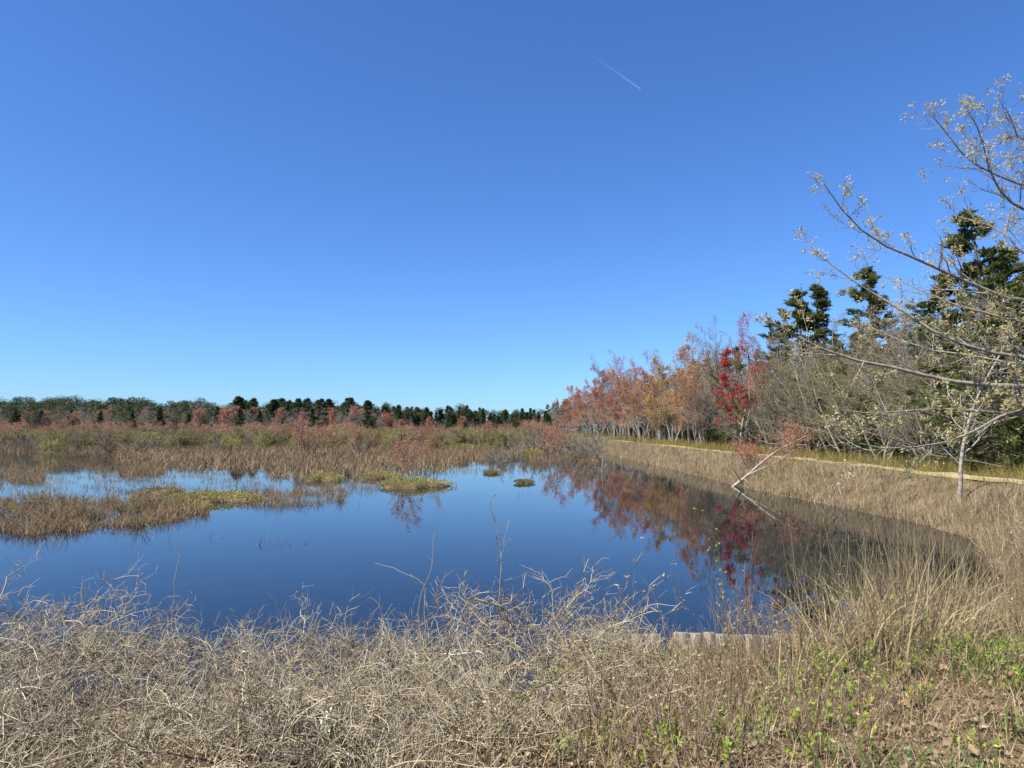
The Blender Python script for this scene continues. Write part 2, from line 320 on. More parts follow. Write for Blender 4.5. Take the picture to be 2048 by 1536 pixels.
def conifer(seed, H, W, n=90, leaf='cedar', card=.26, per=7, base=.04, shape=.75, ragged=.3, bark='bark_dark', spread=.55, fan=.38):
    r = np.random.default_rng(seed)
    P0 = grow(r, np.array([[0, 0, -.15]]), np.array([[0, 0, 1.]]), np.array([H]), 10, .02, .05); R0 = taper(np.array([H * .014]), 10, .08)
    S, D, pr, t, p = kids(r, P0, R0, n, base, .985, 1.25, .16)
    L1 = (W * (1 - t) ** shape * (1 - .35 * np.exp(-((t - base) / .06) ** 2)) + .05) * r.uniform(1 - ragged, 1 + ragged, n)
    P1 = grow(r, S, D, L1, 5, .1, .10); R1 = taper(np.maximum(pr * .35, .008), 5, .3)
    S, D, pr, t, p = kids(r, P1, R1, 8, .2, 1, .75, .3); L2 = np.maximum(L1[p] * fan * (1.1 - .5 * t), .14) * r.uniform(.6, 1.3, len(t))
    P2 = grow(r, S, D, L2, 3, .2, .08)
    f = r.random((len(P2), per, 1)); C = (P2[:, None, 0] * (1 - f) + P2[:, None, 2] * f).reshape(-1, 3) + r.normal(0, card * .16, (len(P2) * per, 3))
    DD = np.repeat(P2[:, 2] - P2[:, 0], per, 0) + np.array([0, 0, .02])
    tip = P0[:, -3:].reshape(-1, 3); ct = np.repeat(tip, 14, 0) + r.normal(0, .08, (42, 3)) * [.6, .6, 3] + np.array([0, 0, -.1])
    parts = [(*cards(r, C, card, card * .24, DD, spread), 0), (*cards(r, ct, card * .8, card * .15, np.tile([0, 0, 1.], (42, 1)), .7), 0)]
    return smooth(build('trunk', [(*tubes(P0, R0, 6), 0), (*tubes(P1, R1, 3), 0)], [M[bark]])), build('crown', parts, [M[leaf]])
def pine(seed, H, leaf='pine', puffs=34, per=70, W=.3):
    r = np.random.default_rng(seed)
    P0 = grow(r, np.array([[0, 0, -.15]]), np.array([[0, 0, 1.]]), np.array([H]), 8, .05, .05); R0 = taper(np.array([H * .016]), 8, .15)
    S, D, pr, t, p = kids(r, P0, R0, puffs, .12, 1, 1.1, .25); L1 = H * W * np.sqrt(np.clip(1.12 - t, .06, 1)) * r.uniform(.5, 1.1, puffs)
    P1 = grow(r, S, D, L1, 5, .14, .12); R1 = taper(pr * .4, 5, .3)
    rad = H * .075 * r.uniform(.6, 1.3, puffs)
    o = r.normal(size=(puffs, per, 3)); o = o / np.linalg.norm(o, axis=2, keepdims=True) * (r.random((puffs, per, 1)) ** .45) * rad[:, None, None] * np.array([1.25, 1.25, .7])
    C = (P1[:, -1][:, None] + o).reshape(-1, 3)
    return smooth(build('trunk', [(*tubes(P0, R0, 6), 0), (*tubes(P1, R1, 3), 0)], [M['bark_dark']])), build('crown', [(*cards(r, C, H * .04, H * .012, o.reshape(-1, 3) + np.array([0, 0, .05]), .8), 0)], [M[leaf]])
def bush(seed, H, W, stems, leaf, leafsize, per, twig='twig_brown', m=(7, 4), hug=.35, tw=1.0):
    r = np.random.default_rng(seed); a = r.uniform(0, 6.28, stems); off = np.stack([np.cos(a), np.sin(a), np.zeros(stems)], 1)
    S = off * W * .18 * r.random((stems, 1)); S[:, 2] = -.1
    P0 = grow(r, S, np.array([0, 0, 1.]) + off * (W / H) * r.uniform(.1, 1, (stems, 1)), H * r.uniform(.6, 1.05, stems), 7, .12, .05); R0 = taper(np.full(stems, .012 * tw * max(1, H / 2.5)), 7, .3)
    S, D, pr, t, p = kids(r, P0, R0, m[0], hug, 1, .6, .2); P1 = grow(r, S, D, H * .32 * (1.1 - .6 * t) * r.uniform(.5, 1.2, len(t)), 4, .17, .08); R1 = taper(pr * .6, 4, .5)
    S, D, pr, t, p = kids(r, P1, R1, m[1], .3, 1, .6, .2); P2 = grow(r, S, D, H * .12 * r.uniform(.5, 1.3, len(t)), 3, .2, .06); R2 = taper(np.full(len(t), .005 * tw), 3, .6)
    parts = [(*tubes(P0, R0, 4), 0), (*tubes(P1, R1, 3), 0), (*tubes(P2, R2, 3), 0)]; mats = [M[twig]]
    st = build('stems', parts, mats); fo = None
    if leaf:
        C = P2[:, 1:].reshape(-1, 3)
        if per < 1: C = C[r.random(len(C)) < per]; n = 1
        else: n = int(per)
        C = np.repeat(C, n, 0); C = C + r.normal(0, leafsize, C.shape); fo = build('foliage', [(*cards(r, C, leafsize, leafsize * .7), 0)], [M[leaf]])
    return st, fo
def plant(name, meshes, names, x, y, sc, rz, label, cat, group=None, z=None, sz=None):
    root = bpy.data.objects.new(name, None); COL.objects.link(root); root.empty_display_size = .2
    root.location = (x, y, float(ground_z(x, y)) if z is None else z); root.rotation_euler = (0, 0, rz); root.scale = (sc, sc, sz or sc)
    tag(root, label, cat, group)
    for me, n in zip(meshes, names):
        if me: obj(n, me, root)
    return root
TC = ('trunk', 'crown'); SF = ('stems', 'foliage')
R = np.random.default_rng(11)

# ------------------------------------------------------------------ the row of trees behind the path
mk = {
    'red': hardwood(1, 10, 4, .30, 'leaf_red', .12, 5, .25, bark='bark_grey', m=(11, 7, 5), wid=.26),
    'crimson': hardwood(2, 14, 3, .2, 'leaf_red', .13, 1, .3, m=(14, 8, 6), wid=.34, tw=1.4),
    'rust': hardwood(3, 14, 4, .3, 'leaf_rust', .13, 4, .16, m=(13, 8, 6), wid=.38, tw=1.4),
    'orange': hardwood(4, 14, 3, .26, 'leaf_orange', .13, 3, .16, m=(14, 8, 6), wid=.38, tw=1.4),
    'gold': hardwood(5, 12, 3, .24, 'leaf_gold', .13, 4, .12, m=(14, 8, 6), wid=.34, tw=1.2),
    'bare': hardwood(6, 13, 3, .24, None, m=(14, 8, 5), wid=.30, l4=2, tw=1.5),
    'bare2': hardwood(7, 11, 4, .28, None, m=(10, 7, 5), wid=.36, l4=1, bark='bark_white', tw=1.1),
    'sweep': hardwood(8, 7, 3, .6, None, m=(12, 7, 5), wid=.55, l4=1, low=.15, tw=1.1),
    'budding': hardwood(9, 8, 4, .4, 'leaf_olive', .07, 2, .1, m=(11, 7, 5), wid=.44, low=.15, bark='bark_white'),
    'cedar': conifer(21, 12, 2.7, 78, per=26, card=.24, ragged=.7, spread=.45, shape=.95, fan=.26), 'cedar2': conifer(22, 11, 3.2, 72, per=28, card=.25, shape=.8, ragged=.75, spread=.45, fan=.26),
    'cedar3': conifer(23, 10, 2.1, 74, per=24, card=.22, shape=1.0, ragged=.65, spread=.45, fan=.26),
    'under': conifer(24, 4.5, 2.0, 90, per=32, card=.17, shape=.5, ragged=.45),
}
row_names = {'red': 'red_maple', 'crimson': 'red_maple', 'rust': 'maple_tree', 'orange': 'maple_tree', 'gold': 'maple_tree', 'bare': 'bare_tree', 'bare2': 'bare_tree', 'sweep': 'bare_tree', 'budding': 'budding_tree', 'cedar': 'cedar_tree', 'cedar2': 'cedar_tree', 'cedar3': 'cedar_tree', 'under': 'cedar_sapling'}
H0 = {'red': 10, 'crimson': 14, 'rust': 14, 'orange': 14, 'gold': 12, 'bare': 13, 'bare2': 11, 'sweep': 7, 'budding': 8, 'cedar': 12, 'cedar2': 11, 'cedar3': 10, 'under': 4.5}
def rowtree(kind, px, X, top, label, group=None, rz=None, wide=1.0):
    """a tree in the row at distance X from the camera axis, seen at column px, its top at pixel row top"""
    Y = X / ((px - 1024) / FPX); z = float(ground_z(X, Y)); h = dp(px, top, Y)[2] - z
    s = h / H0[kind]; wide = 1.5 if kind.startswith('cedar') else wide
    return plant(row_names[kind], mk[kind], TC, X, Y, s * wide, R.uniform(0, 6.28) if rz is None else rz, label, 'tree', group, z, sz=s)
# the trees one can point to
rowtree('red', 1482, 18.4, 690, 'multi-stemmed grey maple with bright crimson leaf clusters beside the sandy path', rz=.6)
rowtree('crimson', 1527, 21.5, 628, 'slim tree with magenta-red crown top beside the dark cedar')
rowtree('cedar2', 1595, 23.0, 578, 'dark green cedar with flat bushy top, behind the crimson maple')
rowtree('cedar3', 1625, 24.5, 566, 'thin-topped dark cedar right behind the bushy-topped cedar')
rowtree('cedar', 1745, 22.5, 525, 'slender dark cedar rising between the oak twigs')
rowtree('cedar', 1982, 19.5, 405, 'tallest dark cedar, standing behind the budding oak branches')
rowtree('cedar2', 1905, 21.5, 540, 'broad dark cedar left of the tallest cedar')
rowtree('cedar2', 2075, 19.0, 520, 'broad dark cedar right of the tallest cedar')
rowtree('crimson', 1262, 19.2, 715, 'tall maple dotted with dark crimson leaves in the tree row')
rowtree('rust', 1222, 18.9, 735, 'round rusty-red maple, reddest crown of the far tree row', rz=1)
rowtree('crimson', 1318, 19.4, 700, 'thin maple with wine-red top between orange crowns')
rowtree('orange', 1300, 18.8, 745, 'pale orange maple with low spreading crown in the row')
rowtree('orange', 1395, 19.8, 676, 'tall salmon-orange maple rising above the golden tree')
rowtree('gold', 1345, 18.9, 712, 'golden-leaved maple next to the sandy path')
rowtree('gold', 1330, 18.5, 770, 'small golden tree in front of the tall golden maple')
rowtree('bare', 1455, 22.5, 640, 'tall leafless grey tree behind the crimson maple')
rowtree('bare', 1252, 21.5, 700, 'tall leafless tree behind the rusty maple')
rowtree('sweep', 1412, 20.0, 745, 'bare grey tree with long sweeping branches left of the crimson maple', rz=2)
rowtree('orange', 1378, 18.9, 745, 'pale orange maple between the golden maple and the crimson maple')
rowtree('rust', 1240, 18.7, 760, 'low rusty-pink maple in front of the round rusty-red maple')
rowtree('orange', 1283, 18.9, 728, 'orange maple with ragged top beside the crimson-dotted maple')
rowtree('rust', 1135, 18.9, 790, 'last small rust maple where the row meets the marsh')
rowtree('orange', 1185, 18.8, 765, 'dull orange maple at the narrow end of the tree row')
rowtree('rust', 1165, 19.0, 775, 'small rust maple at the narrow end of the tree row')
# the look-alikes of the row: told apart by the landmark trees they stand between along the path
MARKS = [(1075, 'the end of the tree row'), (1165, 'the small rust maple'), (1222, 'the round rusty-red maple'), (1318, 'the wine-red maple'), (1395, 'the salmon-orange maple'), (1482, 'the crimson maple'), (1595, 'the bushy-topped cedar'), (1745, 'the slender cedar'), (1905, 'the broad cedar'), (1982, 'the tallest cedar'), (2300, 'the oak')]
def between(px):
    for (a, A), (b, B) in zip(MARKS[:-1], MARKS[1:]):
        if a <= px < b: return 'between ' + A + ' and ' + B

for kind, px, X, top in [('bare', 1590, 20.6, 655), ('bare', 1640, 20.9, 630), ('bare', 1700, 20.3, 622), ('bare', 1815, 20.3, 610), ('bare', 1770, 20.6, 640), ('bare', 1865, 20.1, 640), ('bare2', 1545, 20.0, 690), ('bare2', 1660, 20.0, 655), ('bare2', 1840, 20.2, 640), ('bare2', 1930, 19.6, 600), ('bare', 2010, 20.0, 560), ('bare', 1490, 23, 660), ('bare', 1430, 21.5, 680), ('bare', 1376, 21.5, 700), ('bare2', 1282, 20.5, 740), ('bare', 1210, 21.5, 745), ('bare2', 1240, 19.4, 790), ('bare', 1150, 21, 785), ('bare2', 1130, 20, 795), ('bare', 1112, 21, 800), ('bare2', 1200, 19.8, 780), ('bare', 1270, 20.6, 735), ('bare', 1335, 20.8, 722), ('bare2', 1360, 19.9, 745), ('bare', 1405, 20.6, 700), ('bare2', 1435, 20.2, 720), ('bare', 1230, 20.4, 760), ('bare2', 1175, 19.6, 790), ('bare', 1190, 20.8, 770), ('bare2', 1142, 19.4, 800), ('bare', 1095, 20, 812), ('bare2', 1085, 19, 822), ('bare2', 1315, 19.4, 775), ('bare', 1615, 20.2, 670), ('bare2', 1880, 19.8, 680)]:
    if px < 1490: X = max(X, 20.2) + 1.2 if int(px) % 3 else 18.7
    rowtree(kind, px, X, top, 'leafless grey-twigged tree ' + between(px), 'bare trees ' + between(px))
for px, X, top in [(1560, 19.6, 715), (1620, 19.2, 690), (1690, 19.4, 700), (1760, 18.8, 690), (1790, 19.8, 660), (1850, 18.6, 700), (1580, 20.2, 660), (1730, 20.2, 650), (1500, 20.6, 760), (1990, 19.0, 720)]:
    rowtree('budding', px, X, top, 'low tree with olive budding twigs ' + between(px), 'budding trees ' + between(px))
for px, X, top in [(1580, 19.8, 730), (1640, 20.4, 740), (1720, 19.6, 730), (1875, 19.4, 720), (1460, 20.6, 765)]:
    rowtree('sweep', px, X, top, 'bare tree with wide drooping branches ' + between(px), 'drooping bare trees ' + between(px))
for px, X, top in [(1565, 24.5, 690), (1680, 24.0, 670), (1800, 23.5, 660), (1850, 23, 650), (1720, 26, 660), (1950, 23, 590), (1640, 27, 680), (1900, 26, 620), (2030, 22.5, 500), (1525, 26, 720), (1470, 26, 690), (1420, 25, 715), (1360, 25, 735), (1300, 25, 750), (1240, 25, 770), (1195, 25, 782), (1160, 26, 790), (1135, 26, 797), (1115, 25, 803), (1098, 26, 808), (1330, 27, 745), (1275, 27, 760), (1390, 27, 722), (1220, 27, 776), (1180, 28, 786), (1445, 28, 705), (1125, 28, 800), (1108, 28, 806)]:
    rowtree(['cedar', 'cedar2', 'cedar3'][int(px) % 3], px, X, top, 'rear dark cedar ' + between(px), 'rear cedars ' + between(px))
for px, X, top in [(1440, 21.5, 845), (1420, 22.5, 835), (1390, 22, 840), (1530, 22, 820), (1570, 21.5, 815), (1640, 22, 810), (1700, 22, 800), (1780, 21.5, 800), (1850, 22, 790), (1960, 19.6, 820), (2015, 19.2, 830), (2060, 18.6, 800), (1915, 21, 800), (1350, 22, 850), (1310, 22, 853), (1370, 23, 838), (1330, 23, 845), (1285, 23, 850), (1260, 22.5, 852), (1235, 22.5, 853), (1210, 22.5, 855), (1185, 22.5, 856), (1460, 23, 830), (1490, 23, 825), (1610, 23, 805), (1740, 23, 795), (1550, 20.6, 800), (1600, 20.9, 775), (1655, 20.7, 770), (1710, 20.9, 765), (1770, 20.6, 760), (1820, 20.8, 750), (1870, 20.5, 745), (1930, 20.2, 735), (1500, 20.8, 815), (1630, 21.6, 740), (1690, 21.8, 735), (1800, 21.8, 715)]:
    rowtree('under', px, X, top, 'low young cedar in the shade ' + between(px), 'young cedars ' + between(px))
# red-leaved shrub by the crimson maple, sapling on the bank
sh = bush(31, 2.6, 2.2, 14, 'leaf_rust', .09, 4, m=(8, 5))
p = gp(1580, 915, .75); plant('maple_shrub', sh, SF, p[0] - .6, p[1] - 3, 1.0, 0, 'orange-red leafy shrub below the crimson maple, beside the path', 'shrub', sz=.95)
sh2 = bush(32, 1.5, 1.3, 10, 'leaf_rust', .06, 2, m=(7, 5))
p = gp(1500, 950, .35); plant('maple_shrub', sh2, SF, p[0], p[1], 1.1, 0, 'thin pinkish-red shrub on the reed bank behind the leaning trunk', 'shrub')
sap = hardwood(33, 6.0, 1, .1, 'leaf_bud', .06, .5, .3, bark='bark_white', m=(16, 5, 4), thick=.013, wid=.3, low=.18)
p = gp(1917, 1003, .62); plant('bank_sapling', sap, TC, p[0], p[1], 1.0, 1.2, 'slim pale-barked sapling standing alone on the reed bank', 'tree')
# ------------------------------------------------------------------ the leaning trunk over the water
def leaning_tree():
    r = np.random.default_rng(5); a = gp(1464, 975, -.05); dd = a[1]
    def curve(pts, k): 
        pts = np.array(pts); t = np.linspace(0, 1, len(pts)); u = np.linspace(0, 1, k); return np.stack([np.interp(u, t, pts[:, i]) for i in range(3)], 1)[None]
    root = bpy.data.objects.new('leaning_tree', None); COL.objects.link(root); root.location = a; tag(root, 'fallen pale trunk leaning out of the water with thin reddish twigs', 'tree')
    P = curve([a, dp(1490, 955, dd + .2), dp(1512, 935, dd + .4), dp(1545, 907, dd + .7), dp(1580, 888, dd + 1.0), dp(1612, 872, dd + 1.2)], 12)
    Q = curve([dp(1497, 949, dd + .25), dp(1530, 935, dd - .2), dp(1560, 920, dd - .4), dp(1590, 898, dd - .5)], 9)
    K = curve([dp(1488, 957, dd + .2), dp(1498, 968, dd - .3), dp(1508, 976, dd - .6)], 4)
    K2 = curve([dp(1482, 962, dd), dp(1470, 944, dd - .4), dp(1462, 930, dd - .5)], 4)
    R0 = np.linspace(.085, .02, 12)[None]; RQ = np.linspace(.045, .015, 9)[None]
    obj('trunk', smooth(build('trunk', [(*tubes(P - a, R0, 8), 0), (*tubes(Q - a, RQ, 6), 0), (*tubes(K - a, np.linspace(.035, .015, 4)[None], 5), 0), (*tubes(K2 - a, np.linspace(.03, .012, 4)[None], 5), 0)], [M['bark_white']])), root)
    parts = []; C = []
    for PP, RR, n in ((P, R0, 22), (Q, RQ, 14)):
        S, D, pr, t, _ = kids(r, PP - a, RR, n, .35, 1, .7); P1 = grow(r, S, D, r.uniform(.5, 1.3, len(t)), 5, .14, .10); R1 = taper(np.full(len(t), .014), 5, .3)
        S, D, pr, t, _ = kids(r, P1, R1, 5, .2, 1, .6); P2 = grow(r, S, D, r.uniform(.2, .5, len(t)), 3, .2, .08)
        parts += [(*tubes(P1, R1, 3), 0), (*tubes(P2, taper(np.full(len(t), .006), 3, .5), 3), 0)]; C.append(P2[:, 1:].reshape(-1, 3))
    C = np.concatenate(C); C = np.repeat(C, 5, 0) + r.normal(0, .07, (len(C) * 5, 3)); parts.append((*cards(r, C, .06, .045), 1))
    obj('crown', build('crown', parts, [M['twig_grey'], M['leaf_rust']]), root)
leaning_tree()

# ------------------------------------------------------------------ the far wood
fk = {'pine': pine(41, 14), 'pine2': pine(42, 12, puffs=28, W=.34), 'white_cedar': conifer(43, 14, 2.0, 80, 'cedar_far', .5, 13, base=.02, shape=1.15, ragged=.5), 'white_cedar2': conifer(44, 13, 2.5, 80, 'cedar_far', .6, 12, shape=.85, base=.02),
      'white_cedar3': conifer(48, 13, 3.2, 90, 'cedar_far', .5, 13, shape=.95, base=.02, ragged=.55), 'bare': hardwood(45, 13, 3, .25, None, m=(13, 7, 5), tw=4.5, wid=.36), 'rusty': hardwood(46, 11, 3, .25, 'leaf_rust', .2, 2, .15, m=(10, 6, 4), tw=4), 'bushy': conifer(47, 12, 3.8, 110, 'cedar_far', .5, 14, shape=.8, ragged=.55)}
fn = {'pine': ('pine_tree', 'round-crowned green pine in the distant wood behind the marsh', 'far pines'), 'white_cedar': ('cedar_tree', 'spiky dark cedar in the distant wood behind the marsh', 'far cedars'),
      'bare': ('bare_tree', 'grey leafless tree in the distant wood behind the marsh', 'far bare trees'), 'rusty': ('maple_tree', 'dull rusty tree in front of the distant dark wood', 'far rusty trees'), 'bushy': ('cedar_tree', 'wide bushy dark cedar standing out before the distant wood', 'bushy far cedars')}
FH = {'pine': 14, 'pine2': 12, 'white_cedar': 14, 'white_cedar2': 13, 'white_cedar3': 13, 'bare': 13, 'rusty': 11, 'bushy': 12}
def fartree(kind, px, Y, top):
    X = dp(px, 860, Y)[0]; z = .5; h = dp(px, top, Y)[2] - z; k = kind.rstrip('23'); n, lab, grp = fn[k]
    s = h / FH[kind]; plant(n, fk[kind], TC, X, Y, s * R.uniform(1.0, 1.7), R.uniform(0, 6.28), lab, 'tree', grp, z, sz=s)
for i in range(112):                                        # left: pines and bare hardwoods
    px = -40 + i * 4.8 + R.uniform(-4, 4); ridge = 797 + 10 * sstep(0, 460, np.array(px)) + 3 * math.sin(px * .045)
    fartree(['pine', 'bare', 'pine2', 'pine'][i % 4], px, R.uniform(320, 380), ridge + 3 + R.uniform(-6, 14))
for i in range(60): fartree(['bare', 'rusty', 'bare', 'bare', 'pine2', 'bare', 'white_cedar2'][i % 7], -20 + i * 8.2 + R.uniform(-8, 8), R.uniform(255, 300), 818 + R.uniform(-6, 10))
for i in range(44): fartree(['pine', 'white_cedar', 'pine2', 'bare'][i % 4], 485 + i * 5.2 + R.uniform(-3, 3), R.uniform(310, 350), 811 + R.uniform(-6, 6))
for px, top in [(478, 794), (498, 797), (545, 800), (590, 798), (612, 797), (636, 798), (655, 799), (690, 797), (707, 796), (735, 802), (560, 797), (575, 801)]: fartree('bushy', px, R.uniform(235, 260), top)
for i in range(46): fartree(['rusty', 'bare', 'bare', 'bare', 'white_cedar3'][i % 5], 445 + i * 7.4 + R.uniform(-6, 6), R.uniform(210, 250), 820 + R.uniform(-10, 8))
for i in range(125):                                        # centre: spiky cedars
    px = 700 + i * 3.2 + R.uniform(-3, 3); fartree(['white_cedar', 'white_cedar2', 'white_cedar3', 'pine2', 'white_cedar2'][R.integers(5)], px + R.uniform(-6, 6), R.uniform(290, 350), 818 + 8 * sstep(720, 1080, np.array(px)) + R.normal(0, 5.5))
for i in range(10): fartree(['bare', 'rusty'][i % 2], 760 + i * 32 + R.uniform(-8, 8), R.uniform(240, 280), 836 + R.uniform(-5, 5))

# ------------------------------------------------------------------ marsh shrubs
bk = {'low': [bush(68, .7, .9, 16, 'leaf_olive', .035, .6, 'twig_brown', m=(7, 5), hug=.1, tw=.8), bush(69, .8, .8, 14, 'leaf_yellowgreen', .035, .4, 'twig_grey', m=(7, 5), hug=.1, tw=.8)], 'red': [bush(50 + i, 4.2, 2.8, 9, 'leaf_rust', .10, 2, m=(8, 6), hug=.3, tw=2.6) for i in range(3)], 'orange': [bush(55, 4.2, 2.8, 9, 'leaf_orange', .10, 2, m=(8, 6), tw=2.6)],
      'thin': [bush(58, 4.2, 1.7, 4, 'leaf_rust', .09, 3, m=(9, 5), hug=.35, tw=1.4), bush(59, 4.2, 1.3, 3, 'leaf_rust', .09, 3, m=(8, 5), hug=.35, tw=1.4)], 'olive': [bush(60 + i, 2.6, 3.0, 14, 'leaf_olive', .13, 3, m=(8, 5), hug=.2, tw=2) for i in range(2)], 'yellow': [bush(64, 2.8, 3.0, 14, 'leaf_yellowgreen', .13, 2, m=(8, 5), hug=.2, tw=2)],
      'grey': [bush(66, 2.6, 2.6, 16, None, .1, 1, 'twig_grey', m=(8, 6), hug=.15, tw=2.6), bush(67, 3.2, 2.4, 14, 'leaf_olive', .10, .5, 'twig_brown', m=(8, 6), hug=.15, tw=2.6)]}
bl = {'thin': ('maple_shrub', 'thin young maple', 'thin maples'), 'red': ('maple_shrub', 'rust-red young maple growing in the flooded marsh', 'red young maples in the marsh'), 'orange': ('maple_shrub', 'orange-leaved young maple growing in the marsh', 'orange young maples in the marsh'),
      'olive': ('marsh_shrub', 'rounded olive-brown shrub growing in the marsh', 'olive shrubs in the marsh'), 'yellow': ('marsh_shrub', 'yellow-green leafing shrub in the marsh', 'yellow-green shrubs in the marsh'), 'grey': ('marsh_shrub', 'bare grey-brown twiggy shrub in the marsh', 'bare shrubs in the marsh')}
def shrub(kind, X, Y, s, label=None, i=None):
    n, lab, grp = bl[kind]; ms = bk[kind][R.integers(len(bk[kind])) if i is None else i]
    plant(n, ms, SF, X, Y, s * R.uniform(.85, 1.15), R.uniform(0, 6.28), label or lab, 'shrub', None if label else grp, z=min(float(ground_z(X, Y)), .02), sz=s)
def spot(y0, y1):
    for _ in range(200):
        Y = math.sqrt(R.uniform(y0 ** 2, y1 ** 2)); X = R.uniform(-.76 * Y, 9.5)
        if X < .10 * Y + 3: return X, Y
    return X, Y
for i in range(58): X, Y = spot(125, 240); shrub('red', X, Y, R.uniform(.75, 1.3))
for i in range(40): X, Y = spot(110, 215); shrub('orange', X, Y, R.uniform(.75, 1.3))
for i in range(95): X, Y = spot(88, 200); shrub('olive', X, Y, R.uniform(.8, 1.25))
for i in range(50): X, Y = spot(85, 190); shrub('yellow', X, Y, R.uniform(.7, 1.1))
for i in range(95): X, Y = spot(80, 230); shrub('grey', X, Y, R.uniform(.8, 1.2))
for px, py, top, kind, lab in [(800, 958, 838, 'thin', 'tall thin red young maple rising beside the largest mossy hummock'), (862, 935, 845, 'thin', 'red young maple standing in water behind the largest mossy hummock'),
        (1098, 922, 822, 'thin', 'slender red young maple at the pond end near the reed bank'), (1128, 915, 836, 'thin', 'brownish-red young maple close to the reed bank'), (1165, 912, 838, 'grey', 'bare grey shrub at the corner of pond and reed bank'),
        (1180, 914, 850, 'grey', 'twiggy grey shrub standing against the reed bank'), (612, 915, 822, 'red', 'tallest rust-red young maple above the brown sedge'), (655, 912, 828, 'orange', 'orange-topped young maple beside the tallest red one'),
        (720, 910, 832, 'orange', 'golden-orange young maple before the bushy far cedars'), (995, 925, 872, 'grey', 'low bare shrub standing in open water at the pond end'), (1030, 918, 868, 'grey', 'bare low shrub by the mossy hummock at the pond end'), (605, 962, 925, 'grey', 'dark tangled low shrub beside the brown sedge edge'), (1075, 905, 840, 'grey', 'brown bare shrub at the end of the pond')]:
    g = gp(px, py); h = dp(px, top, g[1])[2]; hh = {'red': 4.2, 'orange': 4.2, 'grey': 2.6, 'thin': 4.2}[kind]; shrub(kind, g[0], g[1], h / hh, lab, int(px) % 2 if kind == 'thin' else 0)

for px, py in [(30, 1045), (110, 1040), (190, 1038), (250, 1030), (290, 1022), (150, 1020), (70, 1018), (340, 1018)]:
    g = gp(px, py); low = bk['low'][int(px) % 2]
    plant('marsh_shrub', low, SF, g[0], g[1], R.uniform(.8, 1.3), R.uniform(0, 6.28), 'low dark twiggy shrub growing inside the near sedge bed', 'shrub', 'low shrubs in the near sedge bed', z=0)
# ------------------------------------------------------------------ hummocks floating in the pond
def hummock(seed, px, py, wpx, dm, h, leaf, label):
    g = gp(px, py); r = np.random.default_rng(seed); rx = wpx / FPX * g[1] / 2; ry = dm / 2; n = int(np.clip(900 * rx * ry, 900, 4200)); big = max(1.0, g[1] / 38)
    a = r.uniform(0, 6.28, n); q = np.sqrt(r.random(n)); edge = 1 + .22 * np.sin(3 * a + seed) + .14 * np.sin(5 * a + 2 * seed)
    x, y = np.cos(a) * q * rx * edge, np.sin(a) * q * ry * edge; top = h * np.sqrt(np.clip(1 - q ** 2, 0, 1)) * (.75 + .25 * np.sin(x * 4 + seed) * np.cos(y * 4))
    C = np.stack([x, y, top * r.uniform(.55, 1.1, n) + .02], 1); D = np.stack([x / rx, y / ry, np.full(n, 1.2)], 1)
    root = bpy.data.objects.new('hummock', None); COL.objects.link(root); root.location = g; tag(root, label, 'hummock')
    k = 28; m = 7; aa = np.linspace(0, 2 * math.pi, k, endpoint=False); ee = 1 + .22 * np.sin(3 * aa + seed) + .14 * np.sin(5 * aa + 2 * seed); rows_ = []
    for j in range(m):
        qq = (1 - j / (m - 1)) * 1.0; rows_.append(np.stack([np.cos(aa) * qq * rx * ee * .93, np.sin(aa) * qq * ry * ee * .93, np.full(k, h * .72 * math.sqrt(max(0, 1 - qq ** 2)) - .05)], 1))
    V = np.concatenate(rows_); F = np.array([[j * k + i, j * k + (i + 1) % k, (j + 1) * k + (i + 1) % k, (j + 1) * k + i] for j in range(m - 1) for i in range(k)])
    obj('peat_mound', smooth(build('peat_mound', [(V, F, 0)], [M['soil']])), root)
    obj('foliage', build('foliage', [(*cards(r, C, .075 * big, .04 * big, D, .7), 0), (*blades(r, C[::6] - [0, 0, .05], .16 * big, .012 * big, .5), 1)], [M[leaf], M['sedge']]), root)
hummock(1, 825, 972, 135, 3.6, .42, 'leaf_yellowgreen', 'large yellow-green mossy hummock floating in the middle of the pond')
hummock(2, 760, 955, 90, 3.0, .36, 'leaf_yellowgreen', 'flat green hummock joining the back of the largest one')
hummock(3, 652, 960, 72, 2.6, .45, 'leaf_yellowgreen', 'small rounded green hummock at the edge of the brown sedge')
hummock(4, 1050, 966, 38, .9, .22, 'leaf_olive', 'tiny lone round hummock floating in open water')
hummock(5, 1062, 909, 50, 6.0, .55, 'leaf_yellowgreen', 'green hummock at the far end of the pond by the bare shrubs')
hummock(6, 928, 897, 42, 7.0, .6, 'leaf_yellowgreen', 'distant flat green hummock in front of the red marsh shrubs')
hummock(7, 983, 947, 30, 1.2, .14, 'leaf_olive', 'small low hummock with a bare stick at the pond end')
hummock(8, 420, 1000, 190, 3.2, .36, 'leaf_yellowgreen', 'long olive-green mat at the right end of the near sedge bed')
hummock(9, 392, 1016, 56, 1.4, .26, 'leaf_yellowgreen', 'bright yellow-green cushion in front of the long olive mat')
hummock(10, 320, 990, 90, 2.6, .40, 'leaf_olive', 'brownish green mound at the back of the near sedge bed')
hummock(11, 1005, 893, 40, 6, .5, 'leaf_olive', 'dull green far mound between the bare marsh shrubs')

